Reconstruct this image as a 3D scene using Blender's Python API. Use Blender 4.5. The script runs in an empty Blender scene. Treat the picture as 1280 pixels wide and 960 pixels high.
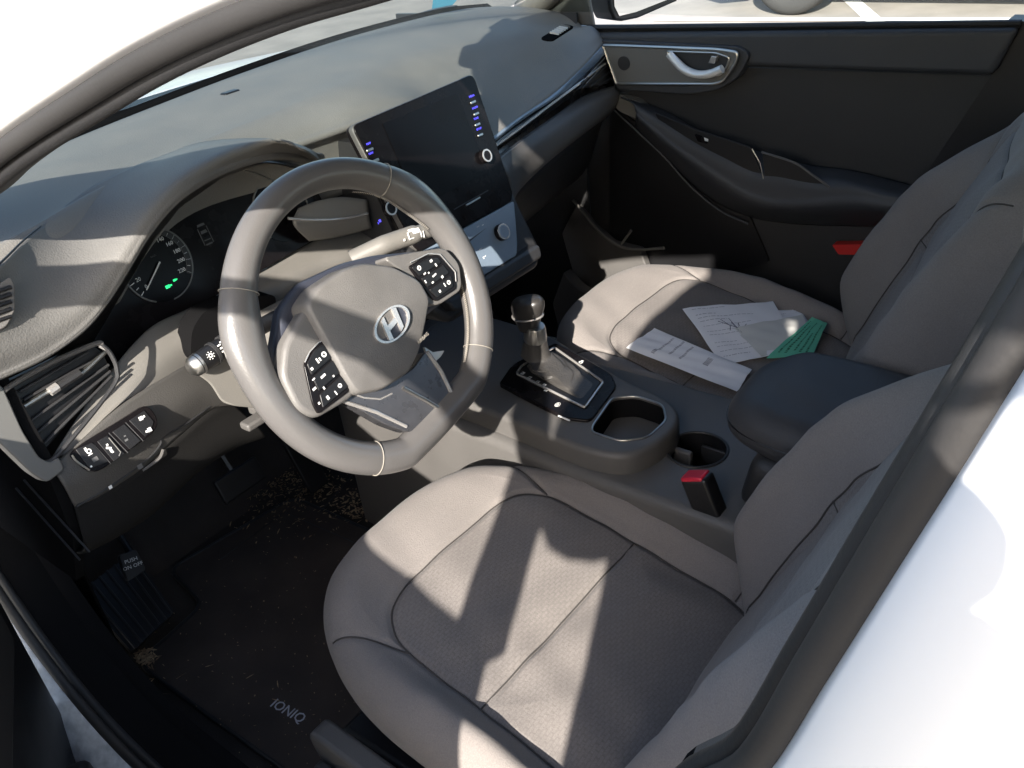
import bpy, bmesh, math, random
from mathutils import Vector as V, Matrix, noise
random.seed(7)
S=bpy.context.scene; COL=S.collection
# ------------------------------------------------------------------ camera solve (metres, x right, y forward, z up, z=0 cabin floor)
CAM=V((-1.013,-0.778,1.155)); YAW,PITCH,ROLL,F=0.845,0.540,-0.125,1161.8
fw=V((math.sin(YAW)*math.cos(PITCH),math.cos(YAW)*math.cos(PITCH),-math.sin(PITCH)))
rt=V((math.cos(YAW),-math.sin(YAW),0)); up=rt.cross(fw)
c,s=math.cos(ROLL),math.sin(ROLL); RX=c*rt+s*up; UP=-s*rt+c*up
def ray(px,py): return RX*((px-640)/F)+UP*((480-py)/F)+fw
def U(px,py,x=None,y=None,z=None):
    """the point of a surface at a known x, y or z that is seen at this place"""
    d=ray(px,py)
    if x is not None: t=(x-CAM.x)/d.x
    elif y is not None: t=(y-CAM.y)/d.y
    else: t=(z-CAM.z)/d.z
    return CAM+d*t
def UPl(px,py,C,n):
    d=ray(px,py); return CAM+d*((C-CAM).dot(n)/d.dot(n))
GROUND=-0.33
# ------------------------------------------------------------------ materials
M={}
def mat(name,col,rough=.6,metal=0,bump=None,bscale=200,spec=.5,var=0,vscale=6,sheen=0,coat=0,emit=None,estr=1,alpha=None):
    m=bpy.data.materials.new(name); m.use_nodes=True; nt=m.node_tree; b=nt.nodes['Principled BSDF']
    b.inputs['Base Color'].default_value=(*col,1); b.inputs['Roughness'].default_value=rough
    b.inputs['Metallic'].default_value=metal; b.inputs['Specular IOR Level'].default_value=spec
    if sheen: b.inputs['Sheen Weight'].default_value=sheen; b.inputs['Sheen Roughness'].default_value=.4
    if coat: b.inputs['Coat Weight'].default_value=coat; b.inputs['Coat Roughness'].default_value=.08
    if emit: b.inputs['Emission Color'].default_value=(*emit,1); b.inputs['Emission Strength'].default_value=estr
    tc=nt.nodes.new('ShaderNodeTexCoord')
    if var:
        n=nt.nodes.new('ShaderNodeTexNoise'); n.inputs['Scale'].default_value=vscale; n.inputs['Detail'].default_value=4; n.inputs['Roughness'].default_value=.5
        nt.links.new(tc.outputs['Object'],n.inputs['Vector'])
        mr=nt.nodes.new('ShaderNodeMapRange'); mr.inputs['From Min'].default_value=.3; mr.inputs['From Max'].default_value=.7
        mr.inputs['To Min'].default_value=1-var; mr.inputs['To Max'].default_value=1+var
        nt.links.new(n.outputs['Fac'],mr.inputs['Value'])
        mx=nt.nodes.new('ShaderNodeVectorMath'); mx.operation='SCALE'; mx.inputs[0].default_value=col
        nt.links.new(mr.outputs['Result'],mx.inputs['Scale']); nt.links.new(mx.outputs['Vector'],b.inputs['Base Color'])
        r2=nt.nodes.new('ShaderNodeMapRange'); r2.inputs['From Min'].default_value=.3; r2.inputs['From Max'].default_value=.7
        r2.inputs['To Min'].default_value=max(0.02,rough-.08); r2.inputs['To Max'].default_value=min(1,rough+.08)
        nt.links.new(n.outputs['Fac'],r2.inputs['Value']); nt.links.new(r2.outputs['Result'],b.inputs['Roughness'])
    if bump:
        n=nt.nodes.new('ShaderNodeTexNoise'); n.inputs['Scale'].default_value=bscale; n.inputs['Detail'].default_value=3
        nt.links.new(tc.outputs['Object'],n.inputs['Vector'])
        bp=nt.nodes.new('ShaderNodeBump'); bp.inputs['Strength'].default_value=bump; bp.inputs['Distance'].default_value=.001
        nt.links.new(n.outputs['Fac'],bp.inputs['Height']); nt.links.new(bp.outputs['Normal'],b.inputs['Normal'])
    M[name]=m; return m
mat('soft_dash',(.172,.166,.155),.62,spec=.28,bump=.55,bscale=520,var=.10,vscale=11)
mat('hood_pad',(.128,.125,.119),.52,spec=.35,bump=.55,bscale=480,var=.09,vscale=14)
mat('fascia',(.150,.143,.130),.48,bump=.25,bscale=900,var=.06)
mat('lower_plastic',(.088,.084,.080),.5,bump=.3,bscale=700,var=.1)
mat('dark_plastic',(.022,.022,.023),.5,bump=.3,bscale=700,var=.15)
mat('black_plastic',(.009,.009,.010),.42,bump=.2,bscale=600,var=.1)
mat('matte_black',(.008,.008,.0085),1.0,spec=.0,bump=.2,bscale=600,var=.1)
mat('gloss_black',(.0065,.0055,.006),.25,var=.15,vscale=30,spec=.14)
mat('screen_glass',(.004,.0035,.004),.25,var=.2,vscale=12,spec=.15)
mat('knee_shade',(.055,.052,.048),.55,bump=.4,bscale=600,var=.12)  # colour darkened to hold the shade on the knee panel
mat('knee_deep_shade',(.012,.0115,.011),.8,bump=.4,bscale=600,var=.15,spec=.1)  # near black, the shade below the switch panel put into the colour
mat('chrome',(.52,.50,.48),.27,metal=.65)
mat('satin',(.50,.49,.46),.34,metal=1,bump=.1,bscale=900)
mat('silver_paint',(.15,.148,.14),.34,metal=.3)
mat('climate',(.17,.22,.28),.38,metal=.15,var=.05,vscale=30)  # blue base colour holds the sky reflection on panel and corner trim
mat('wheel_leather',(.100,.096,.094),.30,bump=.22,bscale=520,coat=.12)
mat('hub_plastic',(.122,.117,.112),.40,bump=.4,bscale=800,var=.10,vscale=22)
mat('spoke_metal',(.13,.13,.14),.32,metal=.7,var=.05,vscale=90,bump=.1,bscale=300)
mat('bright_trim',(.75,.75,.74),.25,metal=.35)
mat('spoke_dark',(.036,.040,.055),.4,bump=.2,bscale=900)
mat('stitch',(.26,.24,.21),.8)
mat('stitch_dark',(.03,.03,.03),.8)
mat('seam_thread',(.050,.045,.042),.9)
mat('white_print',(.75,.75,.73),.6)
mat('blue_print',(.05,.05,.5),.5,emit=(.10,.08,.9),estr=.5)
mat('green_lamp',(.02,.3,.08),.5,emit=(.03,.9,.25),estr=.5)
mat('grey_print',(.10,.10,.10),.5)
mat('armrest_vinyl',(.050,.050,.053),.55,spec=.25,bump=.3,bscale=700,var=.05)
mat('carpet',(.030,.024,.020),.95,bump=1,bscale=500,var=.5,vscale=9)
mat('mat_pile',(.048,.036,.029),.95,bump=1,bscale=900,var=.45,vscale=7)
mat('rubber',(.012,.012,.013),.55,bump=.3,bscale=300,var=.2)
mat('seal',(.020,.019,.019),.6,bump=.15,bscale=300,var=.08,vscale=8)
mat('pillar_trim',(.065,.060,.056),.6,bump=.3,bscale=600,var=.08)
mat('white_paint',(.80,.80,.80),.35,coat=.6)
mat('white_worn',(.50,.51,.52),.6,var=.25,vscale=60,bump=.4,bscale=200)
mat('headliner',(.15,.145,.135),.9,bump=.3,bscale=600)
mat('red',(.55,.015,.04),.4)
mat('reflector',(.55,.02,.015),.35)
mat('paper',(.80,.80,.82),.7)
mat('paper_grey',(.60,.60,.57),.7)
mat('paper_green',(.13,.50,.33),.7)
mat('ink',(.12,.12,.16),.8)
mat('ink_light',(.42,.42,.45),.8)
mat('ink_green',(.03,.16,.10),.8)
mat('door_dark',(.022,.0215,.022),.6,bump=.35,bscale=600,var=.08)
mat('door_pad',(.035,.037,.042),.55,bump=.35,bscale=700,var=.05)
mat('door_insert',(.17,.168,.16),.4,metal=.3,bump=.2,bscale=800)
mat('boot_leather',(.050,.047,.044),.42,bump=.8,bscale=300,var=.2,vscale=25)
mat('straw',(.42,.30,.17),.9,var=.4,vscale=300)
mat('leaf',(.26,.17,.10),.9,var=.4,vscale=120)
mat('asphalt',(.30,.275,.245),.9,bump=1,bscale=60,var=.15,vscale=3)
mat('road_dark',(.17,.165,.16),.9,bump=1,bscale=60,var=.15,vscale=3)
mat('white_line',(.78,.77,.74),.8,var=.08,vscale=20)
mat('tyre',(.03,.03,.03),.8,bump=.5,bscale=80)
mat('rim_metal',(.55,.55,.56),.35,metal=.9)
mat('car_dark',(.03,.03,.035),.3,coat=1)
mat('sticker',(.03,.15,.22),.6)
mat('jacket',(.04,.05,.08),.85,bump=.5,bscale=200)
mat('trouser',(.03,.03,.035),.9,bump=.5,bscale=200)
mat('skin',(.42,.25,.17),.55)
mat('hair',(.02,.015,.01),.7)
mat('mirror',(.9,.9,.9),.02,metal=1)
mat('gloss_knob',(.028,.026,.025),.36,coat=.15)
def glass(name,tint,op):
    m=bpy.data.materials.new(name); m.use_nodes=True; nt=m.node_tree; nt.nodes.clear()
    o=nt.nodes.new('ShaderNodeOutputMaterial'); t=nt.nodes.new('ShaderNodeBsdfTransparent'); t.inputs[0].default_value=(*tint,1)
    g=nt.nodes.new('ShaderNodeBsdfGlossy'); g.inputs['Roughness'].default_value=.02
    fr=nt.nodes.new('ShaderNodeFresnel'); fr.inputs['IOR'].default_value=op
    mx=nt.nodes.new('ShaderNodeMixShader'); nt.links.new(fr.outputs[0],mx.inputs[0]); nt.links.new(t.outputs[0],mx.inputs[1]); nt.links.new(g.outputs[0],mx.inputs[2])
    nt.links.new(mx.outputs[0],o.inputs[0]); M[name]=m
glass('windscreen_glass',(.50,.545,.535),1.35); glass('side_glass',(.80,.84,.83),1.3)
def fabric(name,col,ribs):
    m=bpy.data.materials.new(name); m.use_nodes=True; nt=m.node_tree; b=nt.nodes['Principled BSDF']; L=nt.links.new
    tc=nt.nodes.new('ShaderNodeTexCoord'); b.inputs['Roughness'].default_value=.92; b.inputs['Sheen Weight'].default_value=.08; b.inputs['Specular IOR Level'].default_value=.2
    at=nt.nodes.new('ShaderNodeAttribute'); at.attribute_name='panel'
    n=nt.nodes.new('ShaderNodeTexNoise'); n.inputs['Scale'].default_value=650; n.inputs['Detail'].default_value=2
    L(tc.outputs['Object'],n.inputs['Vector'])
    n2=nt.nodes.new('ShaderNodeTexNoise'); n2.inputs['Scale'].default_value=7; n2.inputs['Detail'].default_value=6
    L(tc.outputs['Object'],n2.inputs['Vector'])
    # ribbed weave of the insert: dashes in staggered rows (a property of the cloth)
    uv=nt.nodes.new('ShaderNodeUVMap')
    mp=nt.nodes.new('ShaderNodeMapping'); mp.inputs['Scale'].default_value=(75,190,1); L(uv.outputs[0],mp.inputs['Vector'])
    br=nt.nodes.new('ShaderNodeTexBrick'); br.inputs['Scale'].default_value=1; br.inputs['Mortar Size'].default_value=.13; br.inputs['Mortar Smooth'].default_value=.6
    br.inputs['Brick Width'].default_value=1; br.inputs['Row Height'].default_value=.8
    br.inputs['Color1'].default_value=(1,1,1,1);br.inputs['Color2'].default_value=(.93,.93,.93,1);br.inputs['Mortar'].default_value=(.84,.84,.84,1)
    L(mp.outputs[0],br.inputs['Vector'])
    mixr=nt.nodes.new('ShaderNodeMix'); mixr.data_type='RGBA'; mixr.inputs[6].default_value=(1,1,1,1)
    L(at.outputs['Fac'],mixr.inputs[0]); L(br.outputs['Color'],mixr.inputs[7])
    a=nt.nodes.new('ShaderNodeMath'); a.operation='MULTIPLY_ADD'; a.inputs[1].default_value=.5; a.inputs[2].default_value=.75; L(n.outputs['Fac'],a.inputs[0])
    a2=nt.nodes.new('ShaderNodeMath'); a2.operation='MULTIPLY_ADD'; a2.inputs[1].default_value=.35; a2.inputs[2].default_value=.82; L(n2.outputs['Fac'],a2.inputs[0])
    am=nt.nodes.new('ShaderNodeMath'); am.operation='MULTIPLY'; L(a.outputs[0],am.inputs[0]); L(a2.outputs[0],am.inputs[1])
    sm=nt.nodes.new('ShaderNodeMath'); sm.operation='MULTIPLY_ADD'; sm.inputs[1].default_value=-.08; sm.inputs[2].default_value=1; L(at.outputs['Fac'],sm.inputs[0])
    am2=nt.nodes.new('ShaderNodeMath'); am2.operation='MULTIPLY'; L(am.outputs[0],am2.inputs[0]); L(sm.outputs[0],am2.inputs[1])
    sc=nt.nodes.new('ShaderNodeVectorMath'); sc.operation='SCALE'; L(mixr.outputs[2],sc.inputs[0]); L(am2.outputs[0],sc.inputs['Scale'])
    mu=nt.nodes.new('ShaderNodeVectorMath'); mu.operation='MULTIPLY'; mu.inputs[1].default_value=col; L(sc.outputs[0],mu.inputs[0]); L(mu.outputs[0],b.inputs['Base Color'])
    bp=nt.nodes.new('ShaderNodeBump'); bp.inputs['Strength'].default_value=.5; bp.inputs['Distance'].default_value=.001; L(n.outputs['Fac'],bp.inputs['Height'])
    L(bp.outputs[0],b.inputs['Normal']); M[name]=m
fabric('seat_fabric',(.205,.186,.174),True)
# ------------------------------------------------------------------ object helpers
ORG={}
def thing(name,label,cat,loc,group=None):
    o=bpy.data.objects.new(name,None); COL.objects.link(o); o.location=loc; o.empty_display_size=.05
    o['label']=label; o['category']=cat
    if group: o['group']=group
    ORG[o]=V(loc); return o
def obj(name,bm,m,parent=None,smooth=True,label=None,ang=35):
    """bm: a bmesh in world coordinates -> one mesh object, parts keep the origin of their thing"""
    me=bpy.data.meshes.new(name)
    org=ORG.get(parent,V((0,0,0)))
    bmesh.ops.translate(bm,verts=bm.verts,vec=-org)
    bm.normal_update(); bm.to_mesh(me); bm.free()
    for k in (m if isinstance(m,(list,tuple)) else [m]): me.materials.append(M[k])
    if smooth:
        me.shade_smooth(); me.set_sharp_from_angle(angle=math.radians(ang))
    o=bpy.data.objects.new(name,me); COL.objects.link(o)
    if parent is not None: o.parent=parent
    ORG[o]=org
    if label: o['label']=label
    return o
def top(name,bm,m,label,cat,loc,group=None,**k):
    me_org=V(loc); dummy=object()
    ORG[dummy]=me_org; 
    me=bpy.data.meshes.new(name); bmesh.ops.translate(bm,verts=bm.verts,vec=-me_org); bm.normal_update(); bm.to_mesh(me); bm.free()
    for q in (m if isinstance(m,(list,tuple)) else [m]): me.materials.append(M[q])
    if k.get('smooth',True): me.shade_smooth(); me.set_sharp_from_angle(angle=math.radians(35))
    o=bpy.data.objects.new(name,me); COL.objects.link(o); o.location=loc; ORG[o]=me_org
    if label: o['label']=label
    if cat: o['category']=cat
    if group: o['group']=group
    if k.get('kind'): o['kind']=k['kind']
    return o
def solid(o,t,off=-1): 
    md=o.modifiers.new('s','SOLIDIFY'); md.thickness=t; md.offset=off; md.use_even_offset=False; return o
def bev(o,w,seg=3,ang=40):
    md=o.modifiers.new('b','BEVEL'); md.width=w; md.segments=seg; md.limit_method='ANGLE'; md.angle_limit=math.radians(ang); md.harden_normals=False
    for p in o.data.polygons: p.use_smooth=True
    return o
def sub(o,l=2): md=o.modifiers.new('u','SUBSURF'); md.levels=l; md.render_levels=l; return o
def cr(P,n):
    """Catmull-Rom through the points, n steps per span"""
    out=[];N=len(P)
    for i in range(N-1):
        p0=P[i-1] if i>0 else 2*P[0]-P[1]; p1=P[i]; p2=P[i+1]; p3=P[i+2] if i+2<N else 2*P[-1]-P[-2]
        for k in range(n):
            t=k/n; out.append(.5*((2*p1)+(p2-p0)*t+(2*p0-5*p1+4*p2-p3)*t*t+(3*p1-p0-3*p2+p3)*t**3))
    out.append(P[-1].copy()); return out
def resample(P,n):
    """n+1 points evenly along a polyline"""
    d=[0]
    for i in range(1,len(P)): d.append(d[-1]+(P[i]-P[i-1]).length)
    out=[];j=0
    for k in range(n+1):
        t=d[-1]*k/n
        while j<len(P)-2 and d[j+1]<t: j+=1
        q=(t-d[j])/max(1e-9,d[j+1]-d[j]); out.append(P[j].lerp(P[j+1],q))
    return out
def grid(bm,rows,cu=False,cv=False,mi=0):
    vs=[[bm.verts.new(p) for p in r] for r in rows]; R=len(vs); C=len(vs[0]); fs=[]
    for i in range(R if cv else R-1):
        for j in range(C if cu else C-1):
            a,b,c_,d=vs[i][j],vs[i][(j+1)%C],vs[(i+1)%R][(j+1)%C],vs[(i+1)%R][j]
            try: f=bm.faces.new((a,b,c_,d)); f.material_index=mi; fs.append(f)
            except ValueError: pass
    return vs
def patch(rows,nu=40,nv=6,lin=False):
    """smooth surface through rows of control points (rows may differ in count)"""
    rr=[resample(cr(r,12) if not lin else r,nu) for r in rows]
    cols=[cr([r[j] for r in rr],nv) if not lin else resample([r[j] for r in rr],nv*(len(rr)-1)) for j in range(nu+1)]
    bm=bmesh.new(); grid(bm,[[cols[j][i] for j in range(nu+1)] for i in range(len(cols[0]))]); return bm
def tube_into(bm,path,rx,ry=None,upv=None,seg=12,closed=False,caps=True,mi=0):
    N=len(path); ry=ry if ry is not None else rx; rows=[]; prev=None
    for i,p in enumerate(path):
        a=path[(i-1)%N] if (closed or i>0) else path[0]; b=path[(i+1)%N] if (closed or i<N-1) else path[-1]
        t=(b-a).normalized()
        if upv is not None: n=(upv(i) if callable(upv) else upv)
        else: n=prev if prev is not None else (V((0,0,1)) if abs(t.z)<.9 else V((1,0,0)))
        n=(n-t*n.dot(t)).normalized(); prev=n; s_=t.cross(n)
        x=rx(i) if callable(rx) else (rx[i] if isinstance(rx,(list,tuple)) else rx); y=ry(i) if callable(ry) else (ry[i] if isinstance(ry,(list,tuple)) else ry)
        rows.append([p+n*(y*math.sin(2*math.pi*k/seg))+s_*(x*math.cos(2*math.pi*k/seg)) for k in range(seg)])
    vs=grid(bm,rows,cu=True,cv=closed,mi=mi)
    if caps and not closed:
        f=bm.faces.new(vs[0][::-1]); f.material_index=mi; f=bm.faces.new(vs[-1]); f.material_index=mi
    return vs
def tube(path,rx,**k):
    bm=bmesh.new(); tube_into(bm,path,rx,**k); return bm
def prism(bm,poly,vec,mi=0):
    a=[bm.verts.new(p) for p in poly]; b=[bm.verts.new(p+vec) for p in poly]; n=len(a)
    fs=[bm.faces.new(a[::-1]),bm.faces.new(b)]
    for i in range(n): fs.append(bm.faces.new((a[i],a[(i+1)%n],b[(i+1)%n],b[i])))
    for f in fs: f.material_index=mi
    return fs
def pr(poly,vec):
    bm=bmesh.new(); prism(bm,poly,vec); bmesh.ops.recalc_face_normals(bm,faces=bm.faces); return bm
def box(bm,c_,sz,rot=None,mi=0):
    m=Matrix.Translation(c_)@((rot or Matrix()).to_4x4())@Matrix.Diagonal((*sz,1))
    r=bmesh.ops.create_cube(bm,size=1,matrix=m)
    for v in r['verts']:
        for f in v.link_faces: f.material_index=mi
def bx(c_,sz,rot=None):
    bm=bmesh.new(); box(bm,V(c_),sz,rot); return bm
def rrect(w,h,r,n=5):
    """rounded rectangle outline (2d) centred on 0"""
    out=[]
    for cx,cy,a0 in ((w/2-r,h/2-r,0),(-w/2+r,h/2-r,90),(-w/2+r,-h/2+r,180),(w/2-r,-h/2+r,270)):
        for k in range(n+1):
            a=math.radians(a0+90*k/n); out.append((cx+r*math.cos(a),cy+r*math.sin(a)))
    return out
def roundpoly(P,r,n=4):
    """round the corners of a 2d/3d polygon"""
    out=[];N=len(P); r=r if isinstance(r,(list,tuple)) else [r]*N
    for i in range(N):
        p=P[i]; a=P[i-1]-p; b=P[(i+1)%N]-p; q=min(r[i],a.length*.45,b.length*.45); A=p+a.normalized()*q; B=p+b.normalized()*q
        for k in range(n+1):
            t=k/n; out.append(A*(1-t)**2+p*2*t*(1-t)+B*t*t)
    return out
class Fr:
    """a local frame: origin, a (right), b (up), c (out)"""
    def __init__(f,o,a,b): f.o=V(o); f.a=V(a).normalized(); f.b=(V(b)-f.a*V(b).dot(f.a)).normalized(); f.c=f.a.cross(f.b)
    def __call__(f,x,y,z=0): return f.o+f.a*x+f.b*y+f.c*z
    def m(f): return Matrix((f.a,f.b,f.c)).transposed()
    def hit(f,px,py,z=0):
        p=UPl(px,py,f.o+f.c*z,f.c)-f.o; return p.dot(f.a),p.dot(f.b)
    def rot(f,ang): return Fr(f.o,f.a*math.cos(ang)+f.b*math.sin(ang),-f.a*math.sin(ang)+f.b*math.cos(ang))
def text(name,s_,fr,x,y,z,size,m,parent,th=.0003,ang=0,align='CENTER',sx=1):
    cu=bpy.data.curves.new(name,'FONT'); cu.body=s_; cu.size=size; cu.align_x=align; cu.align_y='CENTER'; cu.extrude=th; cu.resolution_u=2
    t=bpy.data.objects.new('tmp',cu); me=bpy.data.meshes.new_from_object(t); bpy.data.objects.remove(t)
    me.materials.clear(); me.materials.append(M[m])
    g=fr.rot(ang); R_=g.m().to_4x4(); R_.translation=fr(x,y,z)-ORG.get(parent,V((0,0,0)))
    me.transform(R_@Matrix.Diagonal((sx,1,1,1)))
    o=bpy.data.objects.new(name,me); COL.objects.link(o); o.parent=parent; ORG[o]=ORG.get(parent,V((0,0,0))); return o
def ring(fr,x,y,z,r0,r1,th,seg=40,sy=1):
    bm=bmesh.new(); rows=[]
    for rr_,zz in ((r0,z),(r0,z+th),(r1,z+th),(r1,z)):
        rows.append([fr(x+rr_*math.cos(2*math.pi*k/seg),y+sy*rr_*math.sin(2*math.pi*k/seg),zz) for k in range(seg)])
    grid(bm,rows,cu=True,cv=True); bmesh.ops.recalc_face_normals(bm,faces=bm.faces); return bm
def disc(fr,x,y,z,r,th,seg=32,sy=1):
    return pr([fr(x+r*math.cos(2*math.pi*k/seg),y+sy*r*math.sin(2*math.pi*k/seg),z) for k in range(seg)],fr.c*th)
def plate(fr,pts,z,th): return pr([fr(p[0],p[1],z) for p in pts],fr.c*th)
def join(*bms):
    out=bmesh.new()
    for b in bms:
        me=bpy.data.meshes.new('t'); b.to_mesh(me); b.free(); out.from_mesh(me); bpy.data.meshes.remove(me)
    return out
import numpy as np
# ================================================================== STEERING WHEEL
TW=.389; WC=V((-.37,0,.676))
sw=thing('steering_wheel','round grey leather steering wheel with flattened bottom and button spokes, in front of the driver','steering wheel',WC)
W0=Fr(WC,(1,0,0),(0,math.sin(TW),math.cos(TW))); WF=W0.rot(math.radians(10))
def rimpt(a,r=.1695,z=0):
    x=r*math.sin(a); y=r*math.cos(a)
    lim=-(r-.016)
    if y<lim+.012:                                   # flattened bottom, eased in
        y=max(y,lim+ (y-lim)*.15) if y<lim else y-(0)*.1
    return WF(x,y,z)
N=180
path=[rimpt(2*math.pi*k/N) for k in range(N)]
def angd(k,c_): 
    d=(360*k/N-c_+180)%360-180; return abs(d)
def rx(k):
    g=0
    for c_ in (62,-62): g=max(g,math.exp(-(angd(k,c_)/13)**2))
    h=0
    for c_ in (0,): h=math.exp(-(angd(k,c_)/40)**2)
    seamd=min(angd(k,c_) for c_ in (47,-47,140,-140))
    return .0198+.0045*g-.0022*h-.0007*math.exp(-(seamd/1.3)**2)
def ry(k): 
    g=max(math.exp(-(angd(k,c_)/13)**2) for c_ in (62,-62)); seamd=min(angd(k,c_) for c_ in (47,-47,140,-140))
    return .0178+.0012*g-.0007*math.exp(-(seamd/1.3)**2)
bm=bmesh.new(); tube_into(bm,path,rx,ry,upv=WF.c,seg=28,closed=True)
rim=obj('rim',bm,'wheel_leather',sw,ang=180)
for k,A in enumerate((47,-47,140,-140)):              # sewn joints across the leather
    a=math.radians(A); p=rimpt(a); q=rimpt(a+.02); t=(q-p).normalized(); n=WF.c; s_=t.cross(n); kk=int(round((A%360)/360*N))%N
    arc=[p+s_*(rx(kk)+.0010)*math.cos(u)+n*(ry(kk)+.0010)*math.sin(u) for u in [math.radians(g) for g in range(0,360,12)]]
    bm=bmesh.new(); tube_into(bm,arc,.0006,seg=5,closed=True); obj('seam',bm,'stitch',rim)
# inner stitching on the right inside of the rim
bm=bmesh.new()
for k in range(30,77):
    for off in (0,):
        a=math.radians(k*1.0+ (0)); 
        p=rimpt(a,.168-.0212-.0008-.004*math.exp(-((k-62)/13)**2)+0,z=.006); q=rimpt(a+.010,.168-.0218-.004*math.exp(-((k-62)/13)**2),z=.002)
        tube_into(bm,[p,q],.0006,seg=4)
obj('stitching',bm,'stitch',rim); bm=bmesh.new()
for k in range(96,150):
    a=math.radians(k); p=rimpt(a,.168-.0216,z=.007); q=rimpt(a+.010,.168-.0216,z=.003); tube_into(bm,[p,q],.0008,seg=4)
obj('stitching',bm,'stitch',rim)
def H(L,z): return [WF.hit(p[0],p[1],z) for p in L]
def wplate(name,L,z0,z1,m,parent=sw,b=.004,r=.006,label=None):
    P=[V((*p,0)) for p in H(L,z1)]; P=roundpoly(P,r)
    o=obj(name,plate(WF,[(p.x,p.y) for p in P],z0,z1-z0),m,parent,label=label); bev(o,b,4,50); return o
# airbag pad : domed cushion
hubL=[(382,381),(398,357),(433,334),(457,327),(492,331),(527,349),(540,372),(534,405),(527,437),(514,466),(480,488),(446,494),(433,474),(410,432)]
hp=[V((*p,0)) for p in H(hubL,.030)]
def dome(fr,pts,z0,z1,name,m,parent,crown=.006,edge=.012,n=12):
    P=roundpoly(pts,.008,3); c_=sum(P,V((0,0,0)))/len(P); bm=bmesh.new(); rows=[]
    for k in range(n+1):
        t=k/n; sc=t*.93; rows.append([fr(*(c_+(p-c_)*max(sc,.001)).xy,z1+crown*(1-t*t)) for p in P])
    for k in range(1,7):
        a=math.pi/2*k/6; rows.append([fr(*(c_+(p-c_)*(.93+.07*math.sin(a))).xy,z1-edge*(1-math.cos(a))) for p in P])
    rows.append([fr(*p.xy,z0) for p in P])
    grid(bm,rows,cu=True); bmesh.ops.recalc_face_normals(bm,faces=bm.faces); return obj(name,bm,m,parent)
pad=dome(WF,hp,-.01,.030,'airbag_pad','hub_plastic',sw)
text('embossed_lettering','AIRBAG',W0,.03,-.050,.0325,.006,'stitch',pad,th=.0002,ang=math.radians(10))
# emblem: oval ring with a leaning letter
EX,EY=WF.hit(490,405,.037)
EF=Fr(WF(EX,EY,.035),WF.a,WF.b)
em=obj('emblem',ring(EF,0,0,0,.0262,.0298,.003,48,.60),'chrome',sw)
obj('emblem_ground',disc(EF,0,0,-.001,.027,.0015,40,.60),'spoke_dark',em)
def q2(L,th=.003,z=.0005): return plate(EF,L,z,th)
obj('emblem_letter',join(q2([(-.0165,-.0118),(-.0105,-.0143),(-.0050,.0135),(-.0110,.0115)]),q2([(.0165,.0118),(.0105,.0143),(.0050,-.0135),(.0110,-.0115)]),q2([(-.0092,-.004),(-.0072,.0025),(.0092,.004),(.0072,-.0025)],.0028)),'chrome',em)
# rear shell, spokes
wplate('spoke_shell',[(343,440),(352,385),(378,352),(430,328),(470,318),(512,314),(555,312),(572,350),(556,378),(535,395),(500,440),(460,470),(420,500),(385,518),(360,495)],-.028,-.004,'spoke_dark',b=.008,r=.01)
lsp=wplate('spoke',[(352,470),(356,430),(383,384),(400,385),(440,470),(447,492),(432,503),(396,524),(372,512)],-.004,.020,'hub_plastic',b=.006,r=.01)
rsp=wplate('spoke',[(478,322),(512,316),(556,309),(575,330),(578,362),(548,382),(528,380),(505,340)],-.004,.020,'hub_plastic',b=.006,r=.01)
bsp=wplate('lower_spoke',[(424,497),(470,488),(515,462),(533,437),(548,462),(566,497),(562,512),(545,530),(510,541),(480,530)],-.010,.008,'spoke_metal',b=.004,r=.008)
def wbar(L,z,r,m,parent,name): return obj(name,tube([WF(*WF.hit(p[0],p[1],z),z) for p in L],r,seg=8),m,parent)
wbar([(424,500),(470,515),(508,533)],.008,.0024,'chrome',bsp,'trim_strip')
wbar([(534,440),(551,464),(565,493),(561,508)],.008,.0028,'chrome',bsp,'trim_strip')
wbar([(504,485),(532,500),(563,519)],.009,.0026,'satin',bsp,'trim_strip')
wbar([(424,500),(440,492),(455,497),(475,499),(490,492)],.008,.0012,'chrome',bsp,'trim_strip')
# button clusters
def cluster(bezel,keys,icons,parent):
    bz=wplate('switch_bezel',bezel,.018,.0225,'gloss_black',parent,b=.001,r=.004)
    for kx in keys: wplate('key',kx,.022,.0248,'black_plastic',bz,b=.0010,r=.002)
    for (px,py,w,h,rr) in icons:
        a,b=WF.hit(px,py,.0252); f=Fr(WF(a,b,.0250),WF.a,WF.b)
        if rr: obj('icon',ring(f,0,0,0,w*.5,w,.0003,14),'white_print',bz)
        else: obj('icon',plate(f,[(-w/2,-h/2),(w/2,-h/2),(w/2,h/2),(-w/2,h/2)],0,.0003),'white_print',bz)
cluster([(380,455),(392,434),(405,425),(414,431),(440,480),(436,490),(398,518),(391,505)],
 [[(384,455),(393,438),(404,430),(415,447),(390,469)],[(391,472),(416,450),(425,466),(399,489)],[(400,493),(426,470),(436,483),(404,510)]],
 [(390,461,.003,.003,0),(397,451,.0018,.006,0),(400,449,.0018,.004,0),(405,443,.0032,.0,1),(392,474,.004,.0014,0),(404,470,.007,.0025,0),(417,470,.002,.002,0),(393,486,.005,.0025,0),(405,485,.002,.003,0),(425,482,.0026,0,1),(410,497,.003,.0045,0),(420,491,.0014,.005,0),(399,504,.0025,.0025,0)],lsp)
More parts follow.
